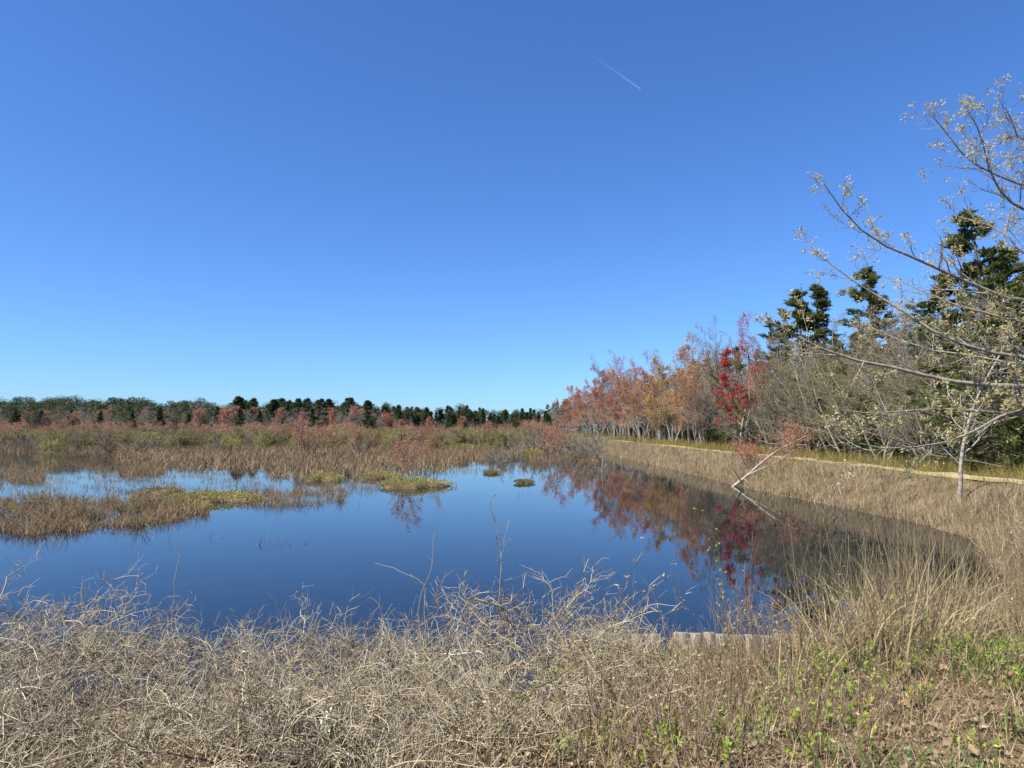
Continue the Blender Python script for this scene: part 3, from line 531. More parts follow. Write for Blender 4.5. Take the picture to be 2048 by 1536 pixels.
# ------------------------------------------------------------------ sedge and reeds (nobody could count them)
def inpoly(x, y, poly):
    ins = np.zeros(len(x), bool); n = len(poly)
    for i in range(n):
        (ax, ay), (bx, by) = poly[i], poly[(i + 1) % n]
        c = ((ay > y) != (by > y)) & (x < (bx - ax) * (y - ay) / (by - ay + 1e-12) + ax); ins ^= c
    return ins
def wpoly(pts): return [tuple(gp(px, py)[:2]) for px, py in pts]
def scatter(rng, poly, dens):
    xs = [p[0] for p in poly]; ys = [p[1] for p in poly]; n = int((max(xs) - min(xs)) * (max(ys) - min(ys)) * dens)
    x = rng.uniform(min(xs), max(xs), n); y = rng.uniform(min(ys), max(ys), n); k = inpoly(x, y, poly); return x[k], y[k]
def patchy(x, y, s, cut): return (np.sin(x * s + 2 * np.sin(y * s * .7)) + np.sin(y * s * 1.3 + 1.5 * np.sin(x * s * .6 + 1)) + np.sin((x + y) * s * 2.3)) > cut
def sedge_bed(name, seed, areas, label):
    r = np.random.default_rng(seed); parts = []
    for poly, dens, H, W, s, cut, k in areas:
        x, y = scatter(r, poly, dens); keep = patchy(x, y, s, cut); x, y = x[keep], y[keep]
        nj = len(x); B = np.stack([x, y, np.full(nj, -.06)], 1); hh = H * r.uniform(.4, 1.2, nj) * (.85 + .35 * np.sin(x * 2.1 + np.sin(y)) * np.cos(y * 1.4))
        pale = r.random(nj) < .16
        for mi, sel in ((0, ~pale), (1, pale)): parts.append((*blades(r, B[sel], hh[sel], W * .8, .42, 1.1, k), mi))
    return tag(obj(name, build(name, parts, [M['sedge'], M['straw']])), label, 'sedge', kind='stuff')
near_left = wpoly([(-60, 1048), (60, 1072), (180, 1064), (300, 1052), (420, 1030), (400, 1006), (330, 998), (200, 1004), (-60, 994)])
sedge_bed('sedge', 70, [(near_left, 330, .66, .02, 1.5, .15, 4), (near_left, 40, .55, .018, 1.9, -2.5, 4), (wpoly([(330, 1000), (560, 1004), (560, 985), (330, 985)]), 90, .5, .015, 1.6, -.2, 4), (wpoly([(480, 1010), (560, 1016), (690, 1006), (690, 978), (480, 980)]), 190, .62, .016, 1.5, -.4, 4), (wpoly([(690, 1000), (760, 985), (760, 960), (690, 965)]), 60, .55, .016, 1.6, .2, 4)], 'brown sedge bed rising from the water, closest to the tangled thicket')
sedge_bed('sedge', 71, [(wpoly([(-60, 1000), (560, 985), (560, 940), (-60, 925)]), 46, .5, .018, 1.2, .3, 4), (wpoly([(-60, 968), (90, 966), (90, 940), (-60, 940)]), 120, .8, .018, 1.2, -.6, 4), (wpoly([(240, 952), (330, 950), (330, 936), (240, 936)]), 150, .85, .02, 1.3, -1.0, 4), (wpoly([(60, 935), (240, 935), (240, 908), (60, 908)]), 7, .5, .02, .8, 0, 3)], 'sparse thin sedge standing in shallow blue water')
sedge_bed('sedge', 72, [(wpoly([(540, 958), (720, 956), (880, 945), (930, 922), (1060, 912), (1130, 900), (1130, 893), (540, 893)]), 25, .95, .05, .9, -1.5, 3),
                        (wpoly([(230, 925), (330, 938), (545, 940), (545, 893), (230, 893)]), 18, 1.0, .058, .8, -1.5, 3), (wpoly([(-60, 906), (250, 908), (250, 885), (-60, 885)]), 13, 1.1, .066, .3, -2.2, 2),
                        (wpoly([(1050, 930), (1120, 925), (1190, 930), (1200, 905), (1060, 912)]), 30, .9, .03, .9, .1, 4), (wpoly([(900, 945), (1000, 950), (1010, 925), (930, 922)]), 28, .7, .024, .9, .7, 4)], 'wide brown sedge belt between the open water and the marsh shrubs')
def brush():
    r = np.random.default_rng(73); n = 54000; Y = np.sqrt(r.uniform(88 ** 2, 235 ** 2, n)); X = r.uniform(-.78 * Y, np.minimum(.02 * Y + 8.5, 10.5)); parts = []; rx = r.uniform(16, 40, 9000); ry = r.uniform(60, 420, 9000); parts.append((*blades(r, np.stack([rx + 3, ry, ground_z(rx, ry) - .1], 1), r.uniform(.5, 2.6, 9000), .09, .3, .3, 3), 0))
    H = r.uniform(.7, 1.8, n) * (1 + .25 * np.sin(X * .21) * np.cos(Y * .17)); B = np.stack([X, Y, ground_z(X, Y) - .1], 1); parts.append((*blades(r, B, H, .07, .25, .3, 2), 0))
    n = 34000; Y = np.sqrt(r.uniform(225 ** 2, 330 ** 2, n)); X = r.uniform(-.80 * Y, .03 * Y, n); B = np.stack([X, Y, ground_z(X, Y) - .1], 1); parts.append((*blades(r, B, r.uniform(1.2, 4.2, n), .16, .25, .3, 2), 0))
    tag(obj('marsh_brush', build('marsh_brush', parts, [M['brush']])), 'low mixed brown and olive brush filling the marsh behind the sedge', 'brush', kind='stuff')
M['brush'] = material('brush', [(.15, .105, .06), (.23, .18, .08), (.14, .135, .05), (.21, .125, .07), (.17, .155, .065)], .7, .25, noise=(.05, .45, (.15, .15, .055)))
brush()
def reed_bank():
    r = np.random.default_rng(74); parts = []
    for y0, y1, dens, H, W, k in ((9, 14, 300, .45, .010, 4), (14, 26, 300, .72, .012, 4), (26, 48, 170, .8, .019, 3), (48, 95, 80, .85, .028, 2), (95, 260, 26, .9, .05, 2)):
        n = int((y1 - y0) * 9 * dens); x = r.uniform(5.5, 14.5, n); y = r.uniform(y0, y1, n); sd = shore_sd(x, y)
        edge = 14.1 + .25 * np.sin(y * .5) + .2 * np.sin(y * 1.7); dn = np.where(sd < .35, 1.0, np.where(x > 12.9, .55, 1.0))
        k_ = (sd > np.where(y < 14, .05, -.12)) & (sd < 6) & (x < edge) & (r.random(n) < dn); x, y, sd = x[k_], y[k_], sd[k_]
        B = np.stack([x, y, ground_z(x, y) - .04], 1); H_ = H * r.uniform(.5, 1.1, len(x)) * (1 - .46 * sstep(1.6, 2.8, sd)) * (.85 + .32 * np.sin(x * 2.3 + 1.5 * np.sin(y * .7)) * np.cos(y * 1.1 + np.sin(x * 1.7)))
        parts.append((*blades(r, B, H_, W, .28, .7, k), 0))
    tag(obj('reeds', build('reeds', parts, [M['reed']])), 'dense pinkish-tan reeds covering the bank between water and sandy path', 'reeds', kind='stuff')
    parts = []
    for y0, y1, dens, H, W in ((12, 40, 120, .6, .016), (40, 90, 50, .7, .03), (90, 260, 14, .8, .06)):
        n = int((y1 - y0) * 3.2 * dens); x = r.uniform(16.2, 19.4, n); y = r.uniform(y0, y1, n); B = np.stack([x, y, ground_z(x, y) - .03], 1)
        parts.append((*blades(r, B, H * r.uniform(.4, 1.2, n) * sstep(16, 17.2, x) + .1, W * 1.15, .3, .5, 2), 0))
        n = int((y1 - y0) * 1.5 * dens * .6); x = r.uniform(13.4, 15.0, n); y = r.uniform(y0, y1, n); B = np.stack([x, y, ground_z(x, y) - .03], 1)
        parts.append((*blades(r, B, .34 * r.uniform(.4, 1.3, n), W, .3, .5, 2), 0))
    tag(obj('path_grass', build('path_grass', parts, [M['fringe']])), 'yellow-green rough grass along both edges of the sandy path', 'grass', kind='stuff')
reed_bank()
for i, (px, py, n, h) in enumerate([(300, 1080, 9, .3), (505, 1090, 8, .38), (577, 1088, 7, .32), (430, 1075, 8, .22), (545, 1083, 8, .2), (1050, 990, 7, .3), (925, 1000, 5, .22), (700, 1010, 6, .35), (120, 1085, 10, .4), (60, 1075, 12, .45)]):
    r = np.random.default_rng(80 + i); g = gp(px, py); B = r.normal(0, .14, (n, 3)) * [1.6, .5, 0] + [0, 0, -.05]
    tag(obj('rush_tuft', build('rush_tuft', [(*blades(r, B, h * r.uniform(.5, 1.2, n), .012, .25, .9, 5), 0)], [M['thicket_dark']]), loc=g), 'few dark rush blades poking out of open blue water', 'rush', 'rush tufts in the open water')
def dead_stick():
    g = gp(1204, 945); P = np.array([[dp(1204, 946, g[1]), dp(1205, 925, g[1]), dp(1208, 905, g[1])], [dp(1204, 944, g[1]), dp(1212, 930, g[1] + .2), dp(1222, 921, g[1] + .5)]]) - g
    tag(obj('dead_stick', build('dead_stick', [(*tubes(P, np.array([[.03, .025, .012], [.022, .018, .01]]), 5), 0)], [M['bark_white']]), loc=g), 'forked pale dead stick poking from the water beside the reed bank', 'stick')
dead_stick()

# ------------------------------------------------------------------ the budding oak at the right edge
def oak():
    r = np.random.default_rng(91); bx, by = 12.2, 10.6; bz = float(ground_z(bx, by)); root = bpy.data.objects.new('oak_tree', None); COL.objects.link(root); root.location = (bx, by, bz)
    tag(root, 'oak with long bare limbs and pale yellow budding leaf tufts reaching over the bank', 'tree'); o = np.array([bx, by, bz])
    def curve(pts, k):
        pts = np.array(pts, float); t = np.concatenate([[0], np.cumsum(np.linalg.norm(np.diff(pts, axis=0), axis=1))]); u = np.linspace(0, t[-1], k)
        c = np.stack([np.interp(u, t, pts[:, i]) for i in range(3)], 1); c[1:-1] = (c[:-2] + 2 * c[1:-1] + c[2:]) / 4; return c
    trunk = curve([o + [0, 0, -.2], o + [-.1, 0, 1.5], o + [-.25, .1, 3], o + [-.1, .1, 5], o + [-.3, 0, 7.5]], 14)
    limbs = []                                              # (pixel path, distances, height on trunk, radius)
    for pts, d0, d1, zt, rad in [([(2060, 445), (2005, 408), (1977, 365), (1979, 305), (1955, 250), (1938, 225)], 10.2, 9.4, 4.2, .05), ([(2060, 372), (1990, 345), (1945, 322), (1900, 285), (1865, 232)], 10.0, 9.6, 4.6, .045),
            ([(2070, 300), (2035, 265), (2000, 240), (2010, 215)], 9.8, 9.4, 5.2, .04), ([(2060, 605), (1955, 580), (1885, 542), (1800, 508), (1720, 462), (1682, 418), (1650, 370)], 10.4, 9.6, 3.4, .06),
            ([(2060, 712), (1950, 688), (1872, 655), (1835, 615), (1790, 598), (1735, 575), (1690, 540), (1620, 490)], 10.0, 10.6, 2.6, .06), ([(2060, 772), (1950, 766), (1880, 745), (1800, 735), (1720, 716), (1640, 697), (1600, 672), (1535, 640)], 9.6, 9.2, 2.0, .075),
            ([(2060, 836), (1930, 826), (1850, 815), (1740, 830), (1680, 820)], 9.4, 9.2, 1.9, .055), ([(2060, 800), (1990, 835), (1930, 872), (1830, 898), (1760, 900), (1710, 885)], 9.2, 8.6, 1.8, .05), ([(2060, 655), (1960, 622), (1880, 600), (1800, 560)], 11.0, 11.6, 3.0, .045), ([(2060, 740), (1960, 720), (1850, 712), (1760, 660), (1700, 640)], 11.4, 12, 2.4, .045),
            ([(2060, 520), (2000, 470), (1950, 440), (1900, 430)], 11.0, 11.4, 3.8, .045)]:
        dd = np.linspace(d0, d1, len(pts)); P = [o + [-.2, 0, zt]] + [dp(px, py, d) for (px, py), d in zip(pts, dd)]; limbs.append((curve(P, 20), rad))
    for a, zt, L, up in [(.2, 3.2, 4, .5), (1.3, 3.6, 4.5, .5), (-1.1, 2.8, 4, .35), (2.0, 4.6, 3.5, .8), (-.4, 5, 3.5, .8), (-2.0, 4.4, 3.4, .9)]:
        S = o + [-.2, 0, zt]; limbs.append((grow(r, S[None], np.array([[math.cos(a), math.sin(a), up]]), np.array([L]), 20, .05, .01)[0], .06))
    P0 = np.stack([c for c, _ in limbs]) - o; nz_ = np.cumsum(r.normal(0, .022, P0.shape), 1); P0 += nz_ - np.linspace(0, 1, 20)[None, :, None] * nz_[:, -1:]; R0 = np.stack([np.linspace(q * .95, q * .12, 20) for _, q in limbs])
    parts = [(*tubes((trunk - o)[None], np.linspace(.24, .05, 14)[None] * np.where(np.arange(14) == 0, 1.3, 1), 12), 0), (*tubes(P0, R0, 7), 0)]
    S, D, pr, t, p = kids(r, P0, R0, 25, .2, 1, .7, .2); D = unit(D + np.array([0, 0, .08])); L1 = r.uniform(.4, 1.25, len(t)) * (1.25 - .75 * t); P1 = grow(r, S, D, L1, 7, .13, .05); R1 = taper(np.minimum(pr * .5, .017), 7, .35)
    obj('trunk', smooth(build('trunk', parts, [M['bark_oak']])), root)
    S, D, pr, t, p = kids(r, P1, R1, 11, .12, 1, .7, .25); P2 = grow(r, S, D, L1[p] * r.uniform(.25, .5, len(t)), 4, .18, .08); R2 = taper(np.maximum(pr * .5, .003), 4, .5)
    parts = [(*tubes(P1, R1, 4), 0), (*tubes(P2, R2, 3), 0)]
    E = np.concatenate([P2[:, -1], P2[::9, 2], P1[:, -1], P0[:, -1]]); E = E[r.random(len(E)) < .42]; per = 15; up = r.normal(0, 1, (len(E), 3)) + [0, 0, .5]
    sz = r.uniform(.5, 1.25, (len(E), 1, 1)); C = (E[:, None] + r.normal(0, .030, (len(E), per, 3)) * sz).reshape(-1, 3)
    parts.append((*cards(r, C, .038, .018, np.repeat(up, per, 0), .9), 1))
    obj('crown', build('crown', parts, [M['bark_oak'], M['leaf_bud']]), root)
oak()

# ------------------------------------------------------------------ timber bulkhead
def bulkhead():
    r = np.random.default_rng(95); root = bpy.data.objects.new('timber_bulkhead', None); COL.objects.link(root); root.location = (2.2, 7.5, 0)
    tag(root, 'weathered grey timber bulkhead of upright boards at the water edge', 'bulkhead')
    def box(x0, x1, y0, y1, z0, z1):
        b = .006; V = []
        for z, i in ((z0, 0), (z1 - b, 0), (z1, b)):
            V += [(x0 + i, y0 + i, z), (x1 - i, y0 + i, z), (x1 - i, y1 - i, z), (x0 + i, y1 - i, z)]
        F = [(4 * j + i, 4 * j + (i + 1) % 4, 4 * j + 4 + (i + 1) % 4, 4 * j + 4 + i) for j in range(2) for i in range(4)] + [(8, 9, 10, 11)]
        return np.array(V, float), np.array(F)
    x = .56; z_post = dp(1152, 1262, 7.5)[2]
    def one(name, x0, x1, y0, y1, z0, z1, tilt=0):
        cx = (x0 + x1) / 2; V, F = box(x0 - cx, x1 - cx, y0, y1, z0, z1); o = obj(name, build(name, [(V, F, 0)], [M['timber']]), root, (cx - 2.2, 0, 0)); o.rotation_euler = (0, tilt, 0)
    one('post', .60, .755, -.10, .05, -.6, z_post)
    x = 1.08; k = 0
    while x < 4.3:
        wd = r.uniform(.125, .17)
        if k != 3: one('board', x, x + wd - .008, -.04 + r.uniform(-.006, .006), .01, -.5, z_post - .01 + r.uniform(-.025, .012) - .03 * (x - 1.08) / 3, r.uniform(-.012, .012))
        x += wd; k += 1
    one('cross_beam', .5, 4.4, .015, .13, .18, .33)
    one('cross_beam', .45, 4.35, .012, .10, -.1, .05)
bulkhead()

# ------------------------------------------------------------------ the tangled thicket along the near bank
def thicket():
    r = np.random.default_rng(103); n = 3000
    x = r.uniform(-8.2, 1.3, n); y = r.uniform(2.3, 7.5, n)
    top = 1.06 + .24 * np.sin(x * 1.5 + .9) * np.cos(y * 1.1 + .4) + .12 * np.sin(x * 3.1 + y * 1.3) - .9 * sstep(5.9, 7.9, y) - .55 * sstep(.3, 1.5, x)
    top += .20 * np.exp(-((x + .25) / .75) ** 2 - ((y - 6.3) / .8) ** 2) + .12 * np.exp(-((x + 4.6) / .8) ** 2 - ((y - 6.2) / .7) ** 2)
    keep = (x > -.76 * y - .8) & (r.random(n) < (1 - .62 * sstep(5.2, 7.4, y))) & (r.random(n) < .35 + .65 * (np.sin(x * 3.7 + 2 * np.sin(y * 2.1)) * np.cos(y * 3.3 + x) > -.35)); x, y, top = x[keep], y[keep], top[keep]; n = len(x)
    g = np.maximum(ground_z(x, y), -.05); S = np.stack([x, y, g + (top - g) * r.random(n) ** .5 * .85], 1); dep = r.random(n)
    D = r.normal(0, 1, (n, 3)) * [1, .9, .35] + [0, 0, .35]; L = r.uniform(.35, 1.15, n)
    P0 = grow(r, S, D, L, 13, .23, -.04); hi = (top + .05)[:, None]; P0[:, :, 2] = np.where(P0[:, :, 2] > hi, hi + (P0[:, :, 2] - hi) * .35, P0[:, :, 2])
    R0 = taper(r.uniform(.003, .0078, n) * r.uniform(.7, 1, n), 13, .4)
    parts = []; dark = r.random(n) < .26
    for mi, sel in ((0, ~dark), (1, dark)): parts.append((*tubes(P0[sel], R0[sel], 4), mi))
    S, D, pr, t, p = kids(r, P0, R0, 14, .02, 1, .85, .3); D = unit(D + np.array([0, 0, .25])); P1 = grow(r, S, D, r.uniform(.08, .32, len(t)), 5, .5, .06); R1 = taper(np.maximum(pr * .62, .0021), 5, .6)
    dk = dark[p]
    for mi, sel in ((0, ~dk), (1, dk)): parts.append((*tubes(P1[sel], R1[sel], 3), mi))
    S, D, pr, t, p = kids(r, P1, R1, 2, .2, 1, .8, .3); P2 = grow(r, S, D, r.uniform(.03, .13, len(t)), 2, .3, .05); R2 = taper(np.full(len(t), .0019), 2, .7); parts.append((*tubes(P2, R2, 3), 0))
    m = 30000; xf = r.uniform(-8, 1.4, m); yf = r.uniform(2.3, 6.2, m); tf = 1.0 + .12 * np.sin(xf * 1.3 + .6) * np.cos(yf * .9) - .8 * sstep(5.0, 6.4, yf) - .5 * sstep(.3, 1.5, xf); gf = np.maximum(ground_z(xf, yf), 0)
    C = np.stack([xf, yf, gf + np.maximum(tf - gf, .05) * r.random(m) ** .5], 1); parts.append((*cards(r, C, .05, .011), 2))
    # zigzag shoots standing out of the top against the water
    ns = 330; xs = r.uniform(-6.6, 1.2, ns); ys = r.uniform(5.6, 7.2, ns); ts = 1.0 - .7 * sstep(5.9, 7.9, ys) - .4 * sstep(.3, 1.5, xs)
    P = grow(r, np.stack([xs, ys, ts - .25], 1), r.normal(0, .5, (ns, 3)) + [0, 0, 1], r.uniform(.3, .75, ns), 14, .42, .12); RR = taper(r.uniform(.0032, .0052, ns), 14, .4); parts.append((*tubes(P, RR, 4), 0))
    S, D, pr, t, p = kids(r, P, RR, 7, .2, 1, .8, .2); Q = grow(r, S, D, r.uniform(.05, .2, len(t)), 4, .3, .1); parts.append((*tubes(Q, taper(pr * .6, 4, .5), 3), 0))
    tag(obj('thicket', build('thicket', parts, [M['thicket'], M['thicket_dark'], M['flake']])), 'tangled dead tan bramble thicket covering the near bank above the water', 'thicket', kind='stuff')
thicket()

# ------------------------------------------------------------------ right foreground: stems, grasses, leaf litter
def rfield(r, n, x0, x1, y0, y1, dens=None):
    x = r.uniform(x0, x1, n); y = r.uniform(y0, y1, n); sd = shore_sd(x, y); k = (sd > .05) & (x < .76 * y + .8)
    if dens is not None: k &= r.random(n) < dens(x, y)
    x, y = x[k], y[k]; return x, y, ground_z(x, y)
def weeds():
    r = np.random.default_rng(110); parts = []
    x, y, z = rfield(r, 5200, .3, 7.5, 3.1, 11, lambda x, y: sstep(.2, .9, x) * (1 - .93 * sstep(.0, 1.6, (x - 1.6) - (y - 4.6) * 1.1)) )
    n = len(x); H = r.uniform(.35, .85, n) * (.75 + .25 * sstep(4, 6, y)); lim = np.clip(EYE - .332 * y - z, .16, .9); tall = r.random(n) < .08 + .6 * np.exp(-((x / y - .34) / .05) ** 2); H = np.where(tall, H, np.minimum(H, lim * r.uniform(.6, 1.05, n))); P = grow(r, np.stack([x, y, z - .03], 1), r.normal(0, .16, (n, 3)) + [-.05, 0, 1], H, 6, .07, .04); RR = taper(r.uniform(.0018, .0038, n) * np.where(r.random(n) < .12, 1.7, 1), 6, .4); parts.append((*tubes(P, RR, 3), 0))
    S, D, pr, t, p = kids(r, P, RR, 6, .35, 1, .5, .15); Q = grow(r, S, D, r.uniform(.05, .22, len(t)), 3, .12, .1); parts.append((*tubes(Q, taper(np.full(len(t), .0014), 3, .6), 3), 0))
    C = Q[:, 1:].reshape(-1, 3); C = C[r.random(len(C)) < .35]; parts.append((*cards(r, C, .022, .009), 1))
    tag(obj('weed_stems', build('weed_stems', parts, [M['stem_brown'], M['straw']])), 'crowd of thin upright brown dead weed stems before the timber bulkhead', 'weeds', kind='stuff')
def turf():
    r = np.random.default_rng(111); parts = []
    x, y, z = rfield(r, 52000, .2, 8.5, 2.2, 10, lambda x, y: .25 + .75 * sstep(0, 2, x - 1.5)); n = len(x); parts.append((*blades(r, np.stack([x, y, z - .01], 1), r.uniform(.05, .24, n), r.uniform(.003, .007, n), .6, .8, 3), 0))
    x, y, z = rfield(r, 42000, .4, 6.5, 2.0, 6.5); n = len(x); parts.append((*blades(r, np.stack([x, y, z + r.uniform(0, .02, n)], 1), r.uniform(.05, .18, n), r.uniform(.002, .006, n), 1.35, .3, 2), 0))
    x, y, z = rfield(r, 26000, .8, 7, 2.2, 8, lambda x, y: sstep(.6, 2.6, x) * patchy(x, y, 2.2, -.3)); n = len(x); parts.append((*blades(r, np.stack([x, y, z - .01], 1), r.uniform(.05, .2, n), r.uniform(.005, .017, n), .4, .5, 4), 1))
    tag(obj('turf', build('turf', parts, [M['straw'], M['grass_green']])), 'short straw and green spring grass on the bank to the right', 'grass', kind='stuff')
def litter():
    r = np.random.default_rng(112); x, y, z = rfield(r, 20000, -.5, 7, 2.0, 8); n = len(x); k = 1
    D = np.stack([r.normal(size=n), r.normal(size=n), r.normal(0, .22, n)], 1); D = unit(D); s = unit(np.cross(D, np.array([0, 0, 1.]) + r.normal(0, .35, (n, 3)))); nn = np.cross(s, D); L = r.uniform(.015, .05, (n, 1)) * np.where(r.random((n, 1)) < .12, 1.6, 1); W = L * r.uniform(.4, .7, (n, 1)); C = np.stack([x, y, z + r.uniform(.004, .03, n)], 1); cu = r.uniform(.1, .45, (n, 1)) * W
    V = np.stack([C, C + D * L * .35 - s * W * .5 + nn * cu, C + D * L * .35, C + D * L * .35 + s * W * .5 + nn * cu, C + D * L * .75 - s * W * .35 + nn * cu, C + D * L * .75 + s * W * .35 + nn * cu, C + D * L + nn * cu * .5], 1).reshape(-1, 3); b = (np.arange(n) * 7)[:, None]
    F = np.concatenate([b + [0, 2, 1, 1], ])[:0]
    T = np.concatenate([b + np.array([0, 2, 1]), b + np.array([0, 3, 2]), b + np.array([2, 6, 4]), b + np.array([2, 5, 6]), b + np.array([1, 2, 4]), b + np.array([2, 3, 5])])
    tag(obj('leaf_litter', build('leaf_litter', [(V, T, 0)], [M['litter']])), 'brown fallen leaves scattered over the ground of the right bank', 'leaves', kind='stuff')
weeds(); turf(); litter()
def tussock(i, x, y, n, H, label):
    r = np.random.default_rng(120 + i); B = np.stack([r.normal(0, .13, n), r.normal(0, .13, n), np.full(n, -.03)], 1); az = np.arctan2(B[:, 1], B[:, 0]) + r.normal(0, .5, n)
    V1 = blades(r, B, H * r.uniform(.45, 1.25, n), r.uniform(.006, .014, n), .22, 1.25, 7, az); q = n // 5
    P = grow(r, B[:q], r.normal(0, .14, (q, 3)) + [0, 0, 1], H * r.uniform(.9, 1.5, q), 7, .05, .02)
    tag(obj('grass_tussock', build('grass_tussock', [(*V1, 0), (*tubes(P, taper(np.full(q, .0026), 7, .4), 3), 0)], [M['straw']]), loc=(x, y, float(ground_z(x, y)))), label, 'grass', label[:60])
for i, (px, py, n, H) in enumerate([(1790, 1330, 110, .75), (1850, 1300, 120, .8), (1905, 1280, 110, .75), (1960, 1250, 100, .7), (1730, 1350, 80, .6), (2010, 1230, 100, .7), (1560, 1400, 45, .6), (1180, 1536, 26, .55), (1000, 1530, 22, .55), (1330, 1500, 26, .5), (1420, 1440, 26, .5), (1880, 1215, 90, .7), (1980, 1180, 90, .7), (2040, 1150, 90, .7), (1240, 1440, 20, .65), (1760, 1290, 150, .85), (1830, 1262, 170, .9), (1890, 1250, 170, .95), (1950, 1225, 170, .95), (2010, 1205, 170, .95), (2060, 1180, 170, 1.0), (1800, 1230, 130, .8), (1920, 1190, 150, .9), (1990, 1160, 150, .9), (2050, 1290, 120, .7), (1700, 1310, 90, .7), (1650, 1320, 70, .65), (2045, 1240, 150, .85)]):
    g = gp(px, py, 1.03)
    tussock(i, g[0], g[1], n, H, 'thick clump of long arching straw grass around the white blossoms' if 1700 < px < 1890 and py > 1290 else 'arching straw grass clump between the white blossoms and the reeds' if px > 1870 else 'thin straw grass clump at the edge of the thicket' if px < 1200 else 'thin straw grass clump among the weed stems before the bulkhead')
# leafy sprouts
def sprout(i, x, y, n, H, lab):
    r = np.random.default_rng(150 + i); P = grow(r, r.normal(0, .04, (n, 3)) * [1, 1, 0] - [0, 0, .02], r.normal(0, .3, (n, 3)) + [0, 0, 1], H * r.uniform(.5, 1.1, n), 5, .12, .05); RR = taper(np.full(n, .003), 5, .5)
    S, D, pr, t, p = kids(r, P, RR, 11, .35, 1, .8, .2)
    root = bpy.data.objects.new('leafy_sprout', None); COL.objects.link(root); root.location = (x, y, float(ground_z(x, y))); tag(root, lab, 'sprout', 'sprouts: ' + lab)
    obj('stems', build('stems', [(*tubes(P, RR, 4), 0)], [M['stem_brown']]), root); obj('foliage', build('foliage', [(*cards(r, S, .036, .014, D, .3), 0)], [M['leaf_fresh']]), root)
for i, (px, py, n, H) in enumerate([(1600, 1390, 5, .22), (1640, 1420, 6, .24), (1700, 1380, 6, .26), (1650, 1340, 6, .3), (1760, 1310, 6, .3), (1830, 1345, 6, .28), (1680, 1440, 5, .2), (1215, 1470, 6, .25), (1270, 1530, 6, .25), (1330, 1520, 5, .2), (1440, 1470, 6, .2), (1530, 1460, 5, .18), (1460, 1530, 6, .2), (1600, 1520, 6, .18), (1920, 1310, 6, .24), (2010, 1330, 6, .24), (1850, 1400, 5, .15), (1400, 1410, 5, .2), (1940, 1500, 5, .12), (1120, 1500, 4, .2), (1750, 1400, 6, .2), (1560, 1350, 5, .3), (1620, 1340, 7, .3), (1670, 1350, 7, .3), (1730, 1330, 7, .3), (1790, 1370, 7, .26), (1600, 1440, 6, .2), (1710, 1450, 6, .16), (1960, 1350, 7, .25), (2030, 1380, 6, .2), (1800, 1290, 7, .34), (1500, 1400, 6, .24), (1350, 1470, 6, .22), (1860, 1320, 7, .3)]):
    g = gp(px, py + 20, 1.05); sprout(i, g[0], g[1], n, H, 'bright green sprout among weed stems before the bulkhead' if px < 1500 else 'bright green sprout beside the arching grass and white blossoms' if py < 1360 else 'small green sprout in the grass and fallen leaves')
bank = [bush(210 + i, 1.15, 1.1, 22, 'straw', .03, .5, 'stem_twig', m=(7, 5), hug=.2, tw=.42) for i in range(2)]
for i, (x, y, sc) in enumerate([(5.4, 6.6, .9), (6.2, 7.6, 1.0), (6.9, 8.3, 1.05), (7.6, 9.2, 1.1), (5.0, 5.7, .75), (8.2, 10.4, 1.1), (6.0, 6.4, .85), (7.0, 7.4, 1.0), (4.4, 6.6, .8), (8.8, 11.6, 1.1), (7.9, 8.4, 1.0)]):
    plant('bank_shrub', bank[i % 2], SF, x, y, sc, i * 1.3, 'brown twiggy dead shrub on the bank between arching grass and reeds', 'shrub', 'dead shrubs on the near bank')
def flower(i, px, py, d, label):
    r = np.random.default_rng(180 + i); c = dp(px, py, d); gz = float(max(ground_z(c[0], c[1]), .2)); base = np.array([c[0] + .05, c[1], gz]); h = max(c[2] - gz, .2)
    root = bpy.data.objects.new('flowering_shrub', None); COL.objects.link(root); root.location = base; tag(root, label, 'flowers')
    P = grow(r, np.zeros((3, 3)), np.array([[-.05, 0, 1], [.1, .05, 1], [-.15, .05, 1]]), np.array([h, h * .9, h * .85]), 7, .05, .03); RR = taper(np.full(3, .004), 7, .5)
    obj('stems', build('stems', [(*tubes(P, RR, 4), 0)], [M['stem_brown']]), root)
    E = P[:, -1]; C = (E[:, None] + r.normal(0, .018, (3, 22, 3))).reshape(-1, 3); obj('petals', build('petals', [(*cards(r, C, .02, .015), 0)], [M['petal']]), root)
    S, D, _, _, _ = kids(r, P, RR, 8, .6, 1, .9); obj('foliage', build('foliage', [(*cards(r, S, .045, .016, D, .3), 0)], [M['leaf_fresh']]), root)
flower(0, 1672, 1246, 6.2, 'white-flowered twig with fresh leaves above the right end of the bulkhead')
flower(1, 1765, 1245, 5.6, 'small white blossoms among the arching dry grass')
flower(2, 640, 1470, 3.7, 'single pale blossom sprig in front of the bramble thicket')
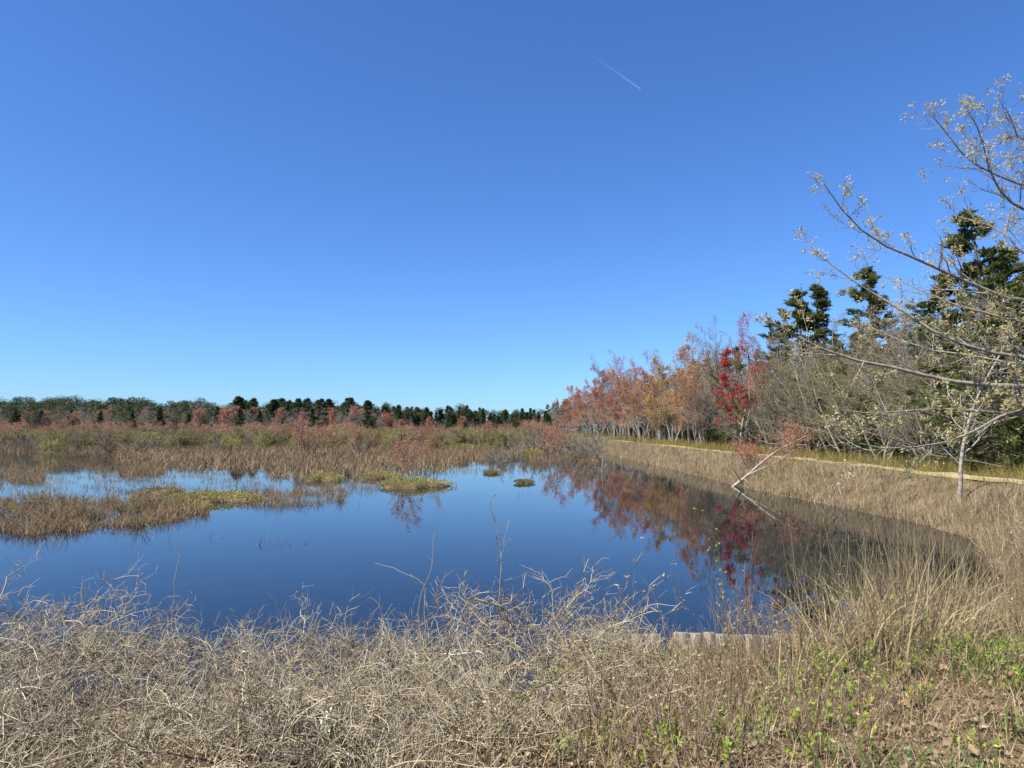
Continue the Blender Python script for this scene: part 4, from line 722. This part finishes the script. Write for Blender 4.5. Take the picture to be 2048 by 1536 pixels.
# single canes and the bare budded sapling
def cane(name, pts, rad, mat, label, cat, spur=0, budmat=None, seed=0, base=True):
    r = np.random.default_rng(200 + seed); pts = np.array([dp(a, b, d) for a, b, d in pts]); b0 = pts[0].copy(); b0[2] = min(float(ground_z(b0[0], b0[1])), b0[2]) - .02
    if base: pts = np.concatenate([b0[None], pts])
    t = np.concatenate([[0], np.cumsum(np.linalg.norm(np.diff(pts, axis=0), axis=1))]); u = np.linspace(0, t[-1], 26); P = np.stack([np.interp(u, t, pts[:, i]) for i in range(3)], 1); P[1:-1] += r.normal(0, .006, P[1:-1].shape)
    P = (P - b0)[None]; RR = np.linspace(rad, rad * .45, 26)[None]; parts = [(*tubes(P, RR, 6), 0)]; mats = [M[mat]]
    root = bpy.data.objects.new(name, None); COL.objects.link(root); root.location = b0; tag(root, label, cat)
    if spur:
        S, D, pr, tt, _ = kids(r, P, RR, spur, .4, 1, .75); Q = grow(r, S, D, r.uniform(.03, .12, len(tt)), 4, .1, .1); parts.append((*tubes(Q, taper(pr * .5, 4, .5), 3), 0))
        if budmat: obj('buds', build('buds', [(*cards(r, np.repeat(Q[:, -1], 3, 0), .025, .011), 0)], [M[budmat]]), root)['kind'] = 'stuff'
    obj('stem', build('stem', parts, mats), root)
cane('budded_cane', [(978, 1500, 3.4), (1020, 1430, 3.5), (1070, 1375, 3.6), (1130, 1345, 3.7), (1175, 1305, 3.8)], .006, 'cane_green', 'dark green cane slanting across the front of the thicket', 'cane', 8, 'leaf_fresh', 1)
cane('budded_cane', [(1440, 1330, 4.4), (1455, 1270, 4.4), (1490, 1240, 4.5), (1525, 1235, 4.5)], .006, 'cane_green', 'dark kinked cane among weed stems before the bulkhead boards', 'cane', 6, 'leaf_fresh', 2)
cane('budded_cane', [(1450, 1300, 5), (1446, 1200, 5), (1440, 1110, 5), (1420, 1060, 5), (1388, 1022, 5)], .004, 'cane_green', 'tall yellow-green budding shoot standing against the blue water', 'cane', 18, 'leaf_fresh', 3)
cane('budded_cane', [(1600, 1230, 5.2), (1640, 1190, 5.2), (1700, 1183, 5.1), (1760, 1205, 5.0), (1800, 1240, 4.9)], .004, 'cane_green', 'thin green cane arching over the dark water before the reeds', 'cane', 12, 'leaf_fresh', 4)
cane('grass_stalk', [(1200, 1420, 4), (1210, 1300, 4), (1240, 1200, 4), (1275, 1120, 4), (1285, 1105, 4)], .0035, 'straw', 'tall straw stalk with feathery tip leaning right beside the post', 'grass', 10, 'straw', 5)
cane('grass_stalk', [(1250, 1400, 4.2), (1265, 1270, 4.2), (1290, 1195, 4.2), (1340, 1150, 4.2)], .0035, 'straw', 'bent straw stalk with curled tip in front of the bulkhead boards', 'grass', 10, 'straw', 6)
cane('grass_stalk', [(1790, 1280, 4.6), (1770, 1150, 4.6), (1745, 1020, 4.6)], .003, 'straw', 'tallest straight straw stalk rising over the dark reflection', 'grass', 6, 'straw', 7)
cane('bare_shoot', [(1000, 1170, 6.2), (1003, 1110, 6.2), (996, 1060, 6.2), (983, 1020, 6.2), (980, 998, 6.2)], .008, 'bark_grey', 'bare budded sapling shoot standing highest above the thicket', 'sapling', 14, 'thicket_dark', 8)
cane('bare_shoot', [(1003, 1115, 6.2), (1010, 1075, 6.2), (1017, 1040, 6.25)], .005, 'bark_grey', 'side shoot rising beside the highest bare sapling shoot', 'sapling', 8, 'thicket_dark', 9)
cane('bare_shoot', [(345, 1200, 6), (350, 1160, 6), (358, 1125, 6), (355, 1096, 6)], .005, 'thicket', 'pale kinked twig sticking up alone from the thicket', 'twig', 4, None, 10)
cane('bare_shoot', [(840, 1195, 6), (862, 1140, 6), (870, 1095, 6), (870, 1062, 6)], .005, 'thicket', 'pale zigzag twig sticking up left of the bare sapling shoot', 'twig', 6, None, 11)
cane('bare_shoot', [(850, 1170, 6), (810, 1145, 6), (780, 1133, 6), (750, 1126, 6)], .006, 'thicket', 'long pale twig leaning out sideways over the water', 'twig', 6, None, 12)
